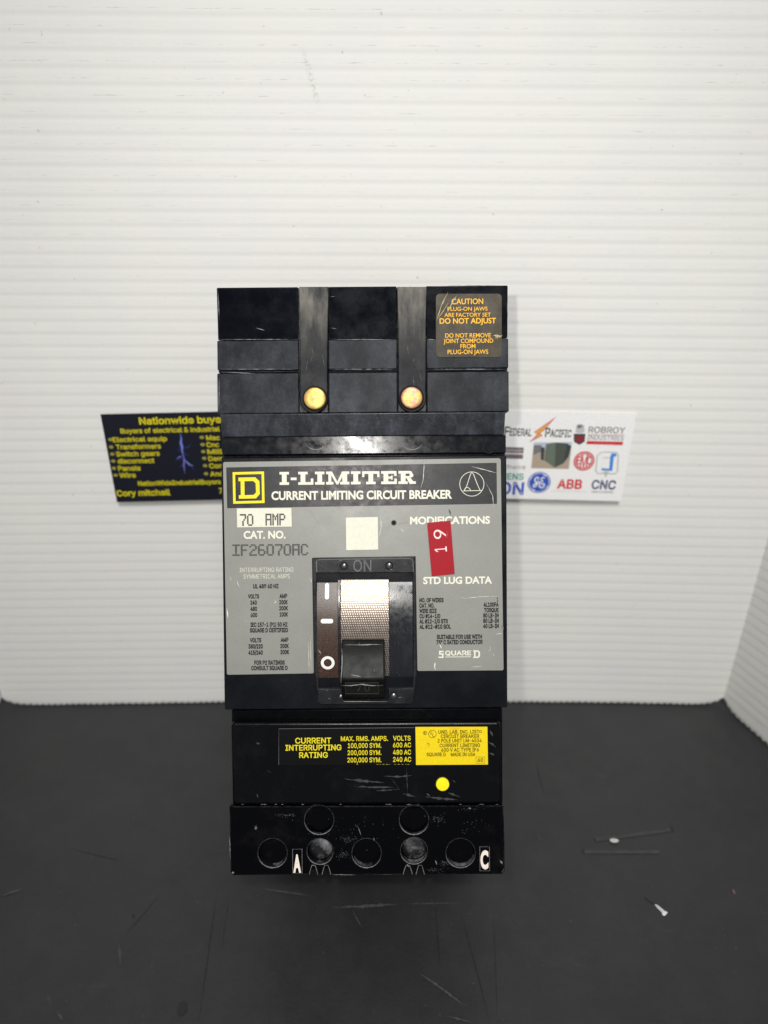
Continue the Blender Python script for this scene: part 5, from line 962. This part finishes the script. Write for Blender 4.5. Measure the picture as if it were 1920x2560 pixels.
p.ribbon(p.px([(697, 1912), (697, 1822), (1036, 1819)], wq), .12*mm, M['edge'], wq+.00004)
for t_, x0, x1, y, h, bd in [('CURRENT', 738, 828, 1851.5, 13.5, .045), ('INTERRUPTING', 713.5, 853.5, 1869, 13.5, .045), ('RATING', 748, 819.5, 1887.5, 13.5, .045), ('MAX. RMS. AMPS.', 852, 970, 1846.5, 11.5, .035), ('VOLTS', 982.5, 1026.5, 1845.5, 11.5, .035),
                             ('100,000 SYM.', 869.5, 953.5, 1863.8, 11.5, .035), ('600 AC', 982.5, 1027.5, 1862.5, 11.5, .035), ('200,000 SYM.', 869, 953.5, 1881.5, 11.5, .035), ('480 AC', 982.5, 1027.5, 1880.5, 11.5, .035), ('200,000 SYM.', 868.5, 953.5, 1899.8, 11.5, .035), ('240 AC', 982.5, 1028, 1898.5, 11.5, .035)]:
    p.text(t_, x0, x1, y-h/2, y+h/2, M['yellow_ink'], wq2, bd*.75, font='sans')
for x in [890, 941, 948, 956, 964, 970, 985, 994, 1003, 1012, 1018]: p.scratch([(x, 1911), (x+6, 1911)], 1.4, M['card_bullet'], wq2)
B(p, 'rating_label', cv)
p = Part(F0)
p.plate([p.px([(1038.5, 1817.5), (1218.5, 1817), (1220, 1911.5), (1040, 1912.5)], wq+.00006)], wcv-.05*mm, wq+.00006, M['yellow_sticker'], .00004)
wy = wq+.00018
for t_, x0, x1, y in [('UND. LAB. INC. LIST', 1096, 1198, 1829.5), ('CIRCUIT BREAKER', 1102, 1198, 1840.5), ('2 POLE UNIT LM-4534', 1094, 1204, 1851.5), ('CURRENT LIMITING', 1099, 1200, 1863.3), ('600 V AC TYPE IF6', 1103, 1197, 1874.5), ('SQUARE D', 1066.5, 1114.5, 1886), ('MADE IN USA', 1127, 1188.5, 1886), ('60', 1194, 1208, 1900)]:
    p.text(t_, x0, x1, y-4.3, y+4.3, M['brown_ink'], wy, .028, font='sans')
p.ribbon(p.px([(1190, 1892.5), (1212, 1892.5), (1212, 1908), (1190, 1908)], wy), .16*mm, M['brown_ink'], wy, closed=True)
c = F0.uv(1081, 1835, wy); p.ring(c, 1.45*mm, 1.62*mm, M['brown_ink'], wy); p.text('U', 1075, 1080, 1828, 1836, M['brown_ink'], wy+.00003, .006); p.text('L', 1081.5, 1086, 1834, 1842, M['brown_ink'], wy+.00003, .006)
c = F0.uv(1062.5, 1832.5, wy); p.ring(c, .62*mm, .78*mm, M['brown_ink'], wy); p.text('R', 1060.5, 1064.5, 1829.5, 1835.5, M['brown_ink'], wy, .01)
c = F0.uv(1201.5, 1829, wy); p.ring(c, .36*mm, .55*mm, M['brown_ink'], wy)
c = F0.uv(1057, 1860, wy); p.ring(c, 1.8*mm, 1.9*mm, M['ink_gold'], wy); p.scratch([(1066, 1855), (1074, 1862), (1070, 1868)], 1, M['brown_ink'], wy); p.scratch([(1068, 1862), (1074, 1856)], 1, M['brown_ink'], wy)
p.poly(p.px([(1122, 1819), (1152, 1819), (1146, 1824), (1128, 1824)], wy), M['ink_gold'], wy)
B(p, 'approval_sticker', cv)
p = Part(F0); c = F0.uv(1106.5, 1961, wcv+.8*mm); r = 2.65*mm
p.lathe(c, [(r*1.12, wcv+.02*mm), (r*1.1, wcv+.2*mm), (r*1.0, wcv+.1*mm)], M['hole']); p.lathe(c, [(r, wcv-.2*mm), (r, wcv+.9*mm), (r*.93, wcv+1.15*mm), (r*.7, wcv+1.22*mm), (r*.03, wcv+1.24*mm)], M['yellow_paint'])
B(p, 'test_button', cv)

# ---- lug cover with access holes and wire slots
p = Part(F0); wlg = -.6*mm; wl0 = -4*mm
def notch(xa, xb, yt): return [(xa, 2190), (xa+3, yt+10), ((xa+xb)/2-4, yt+1), ((xa+xb)/2+4, yt+1), (xb-3, yt+10), (xb, 2190)]
o_ = [(573, 2016), (1259, 2014), (1261.5, 2100), (1262, 2178), (1256, 2186)]
bot = []
for xa, xb in ((774, 793.5), (806, 826), (1009, 1030), (1041, 1060)): bot += notch(xa, xb, 2164)
o_ += [(x_, (y_ if y_ < 2185 else 2186.5)) for x_, y_ in reversed(bot)]+[(584, 2189), (576, 2184)]
HO = [(798, 2049, 36, 'flat'), (1035, 2049, 36, 'flat'), (681.5, 2132, 36, 'dull'), (800, 2128, 32, 'dust'), (916.5, 2132, 36, 'deep'), (1035, 2126, 33, 'dust'), (1151.5, 2132, 36, 'dull')]
loops = [p.px(o_, wlg)]
for x, y, r, k in HO: loops.append(circ(F0.uv(x, y, wlg), U(x+r, y, wlg)-U(x, y, wlg), 36)[::-1])
p.plate(loops, wl0, wlg, M['lower'], .0004)
for xa, xb in ((774, 793.5), (806, 826), (1009, 1030), (1041, 1060)): p.ribbon(p.px([(xa-1, 2186), (xa+2, 2174), ((xa+xb)/2-4, 2163), ((xa+xb)/2+4, 2163), (xb-2, 2174), (xb+1, 2186)], wlg), .22*mm, M['scuff'], wlg+.00005, jit=.4)
# pale crescents on the lower rims and along the edges
for x, y, r, k in HO:
    c = F0.uv(x, y, wlg); rr = U(x+r, y, wlg)-U(x, y, wlg)
    a0, a1 = (0, 366)
    a1 = 361
    p.ribbon([(c[0]+rr*1.02*math.cos(R(a_)), c[1]+rr*1.02*math.sin(R(a_))) for a_ in range(a0, a1, 6)], .15*mm, M['dull_metal'], wlg+.00005, jit=.7)
    p.ribbon([(c[0]+rr*1.04*math.cos(R(a_)), c[1]+rr*1.04*math.sin(R(a_))) for a_ in range(190, 341, 6)], .38*mm, M['edge'], wlg+.00008, taper=True, jit=.5)
for x, y, r, k in HO:  # pale lower inner walls paint the light that catches inside the holes
    c = F0.uv(x, y, wlg); rr = (U(x+r, y, wlg)-U(x, y, wlg))*.985; A = list(range(205, 346, 7)); m_ = len(A)
    zb = -3.2*mm if k == 'flat' else -4.5*mm
    p.add([(c[0]+rr*math.cos(R(a_)), c[1]+rr*math.sin(R(a_)), wlg-.4*mm) for a_ in A]+[(c[0]+rr*.95*math.cos(R(a_)), c[1]+rr*.90*math.sin(R(a_)), zb) for a_ in A], [(i, i+1, m_+i+1, m_+i)[::-1] for i in range(m_-1)], M['dust_and_lit_wall'] if k != 'flat' else M['cover'])
def smudge(cx, cy, rx, ry, n):
    for q_ in range(n):
        a_, b_ = random.gauss(0, .45), random.gauss(0, .45); u_, v_ = F0.uv(cx+rx*a_, cy+ry*b_, wlg); sz = random.uniform(.05, .22)*mm
        p.add([(u_+sz*random.uniform(.6, 1.6)*math.cos(t_), v_+sz*random.uniform(.5, 1.2)*math.sin(t_), wlg+.00005+q_*3e-7) for t_ in (0, 1.1, 2.2, 3.3, 4.4, 5.4)], [tuple(range(6))], M[random.choice(['dull_metal', 'faint', 'dull_metal'])])
for a_ in ((872, 2098, 22, 10, 70), (860, 2136, 20, 12, 60), (1112, 2158, 26, 8, 60), (1090, 2174, 26, 6, 40), (1095, 2048, 26, 16, 60), (712, 2038, 28, 7, 45), (1170, 2022, 40, 5, 25), (640, 2068, 6, 10, 12), (1180, 2060, 60, 30, 30), (900, 2075, 120, 50, 40)): smudge(*a_)
for pts, wd, k in [([(700, 2036), (730, 2040)], 1.5, 'dull_metal'), ([(640, 2066), (638, 2074)], 4, 'scuff'), ([(893, 2062), (903, 2088)], 1.2, 'scuff'), ([(933, 2094), (936, 2102)], 2.5, 'scuff'),
                   ([(1088, 2150), (1092, 2162)], 2, 'scuff'), ([(1250, 2150), (1256, 2160)], 4, 'scuff'), ([(580, 2183), (586, 2180)], 4, 'scuff'), ([(1255, 2182), (1260, 2170)], 3, 'scuff'),
                   ([(1170, 2020), (1178, 2022)], 3, 'scuff'), ([(830, 2187), (890, 2187)], 1.4, 'scuff'), ([(930, 2186), (1000, 2186)], 1.2, 'dull_metal'), ([(574, 2085), (576, 2150)], 1.4, 'scuff'), ([(1018, 2160), (1022, 2168)], 5, 'scuff'), ([(782, 2161), (788, 2164)], 4, 'scuff')]:
    p.scratch(pts, wd, M[k], wlg+.00006+random.random()*.00004, jit=.8, wob=.3)
lc = B(p, 'lug_cover')
for x, y, r, k in HO:
    p = Part(F0); c = F0.uv(x, y, wlg); rr = U(x+r, y, wlg)-U(x, y, wlg)
    wb = {'flat': -3.4, 'dull': -8.0, 'dust': -2.7, 'deep': -16}[k]*mm
    p.lathe(c, [(rr*1.0, wb), (rr*1.0, -1.2*mm)][::1]+[(rr*.999, -1.25*mm), (rr*.998, wb+.05*mm)], M['hole'], 36) if False else None
    m = {'flat': 'cover', 'dull': 'dull_metal', 'dust': 'dust_and_lit_wall', 'deep': 'hole'}[k]
    if k == 'dust':
        p.lathe((c[0], c[1]+.5*mm), [(rr*.93, wb-.8*mm), (rr*.93, wb-.1*mm), (rr*.86, wb+.25*mm), (rr*.45, wb+.35*mm), (rr*.02, wb+.36*mm)], M[m], 36)
    elif k == 'dull': p.lathe((c[0]-.3*mm, c[1]+.8*mm), [(rr*.86, wb-.6*mm), (rr*.86, wb), (rr*.80, wb+.3*mm), (rr*.02, wb+.35*mm)], M[m], 36)
    else: p.lathe(c, [(rr*1.01, wb-.4*mm), (rr*1.01, wb), (rr*.02, wb+.02*mm)], M[m], 36)
    o = B(p, {'flat': 'hole_plug', 'dull': 'terminal_screw', 'dust': 'terminal_screw', 'deep': 'hole_floor'}[k], lc, smooth=60)
    if k == 'dust': o['label'] = 'terminal screw grey with dust'
for ch, x0, x1, y0, y1 in (('A', 730.5, 756, 2122, 2184), ('C', 1198.5, 1224.5, 2116, 2178)):
    p = Part(F0); wg = wlg+.25*mm
    p.plate([p.px([(x0, y0), (x1, y0), (x1+.5, y1), (x0+.5, y1)], wg)], wlg-.1*mm, wg, M['lower'], .00005)
    p.ribbon(p.px([(x0+1, y0+1), (x1-1, y0+1), (x1-.5, y1-1), (x0+1.5, y1-1)], wg), .14*mm, M['scuff'], wg+.00005, closed=True)
    p.text(ch, x0+2.5, x1-3.5, y0+17 if ch == 'A' else y0+13, y1-5 if ch == 'A' else y1-8, M['tag_white'], wg+.00012, .05)
    o = B(p, 'phase_tag', lc); o['label'] = 'small black tag with a white letter '+ch
# rear mounting bracket: the foot the breaker stands on
back_v = 0.0005; wbk = -100*mm
pb = F0.mat @ Vector((0, back_v, wbk)); 
# the lower rear edge of the bracket touches the table
nz, vz = F0.n.z, F0.v.z
p = Part(F0)
wend = wbk-38*mm
vfoot = -(F0.o.z+nz*wend)/vz+.0003
p.slab(UL+12*mm, UR-12*mm, [(.045, wbk), (.045, wbk-3*mm), (vfoot+14*mm, wend), (vfoot, wend), (vfoot+3*mm, wend+4*mm), (.002, wbk)], M['bracket'])
B(p, 'mounting_bracket', bevel=.0008)
print('LIFT', F0.o.z, 'DT', DT, 'vfoot', vfoot, 'VT', VT, 'width', UR-UL)
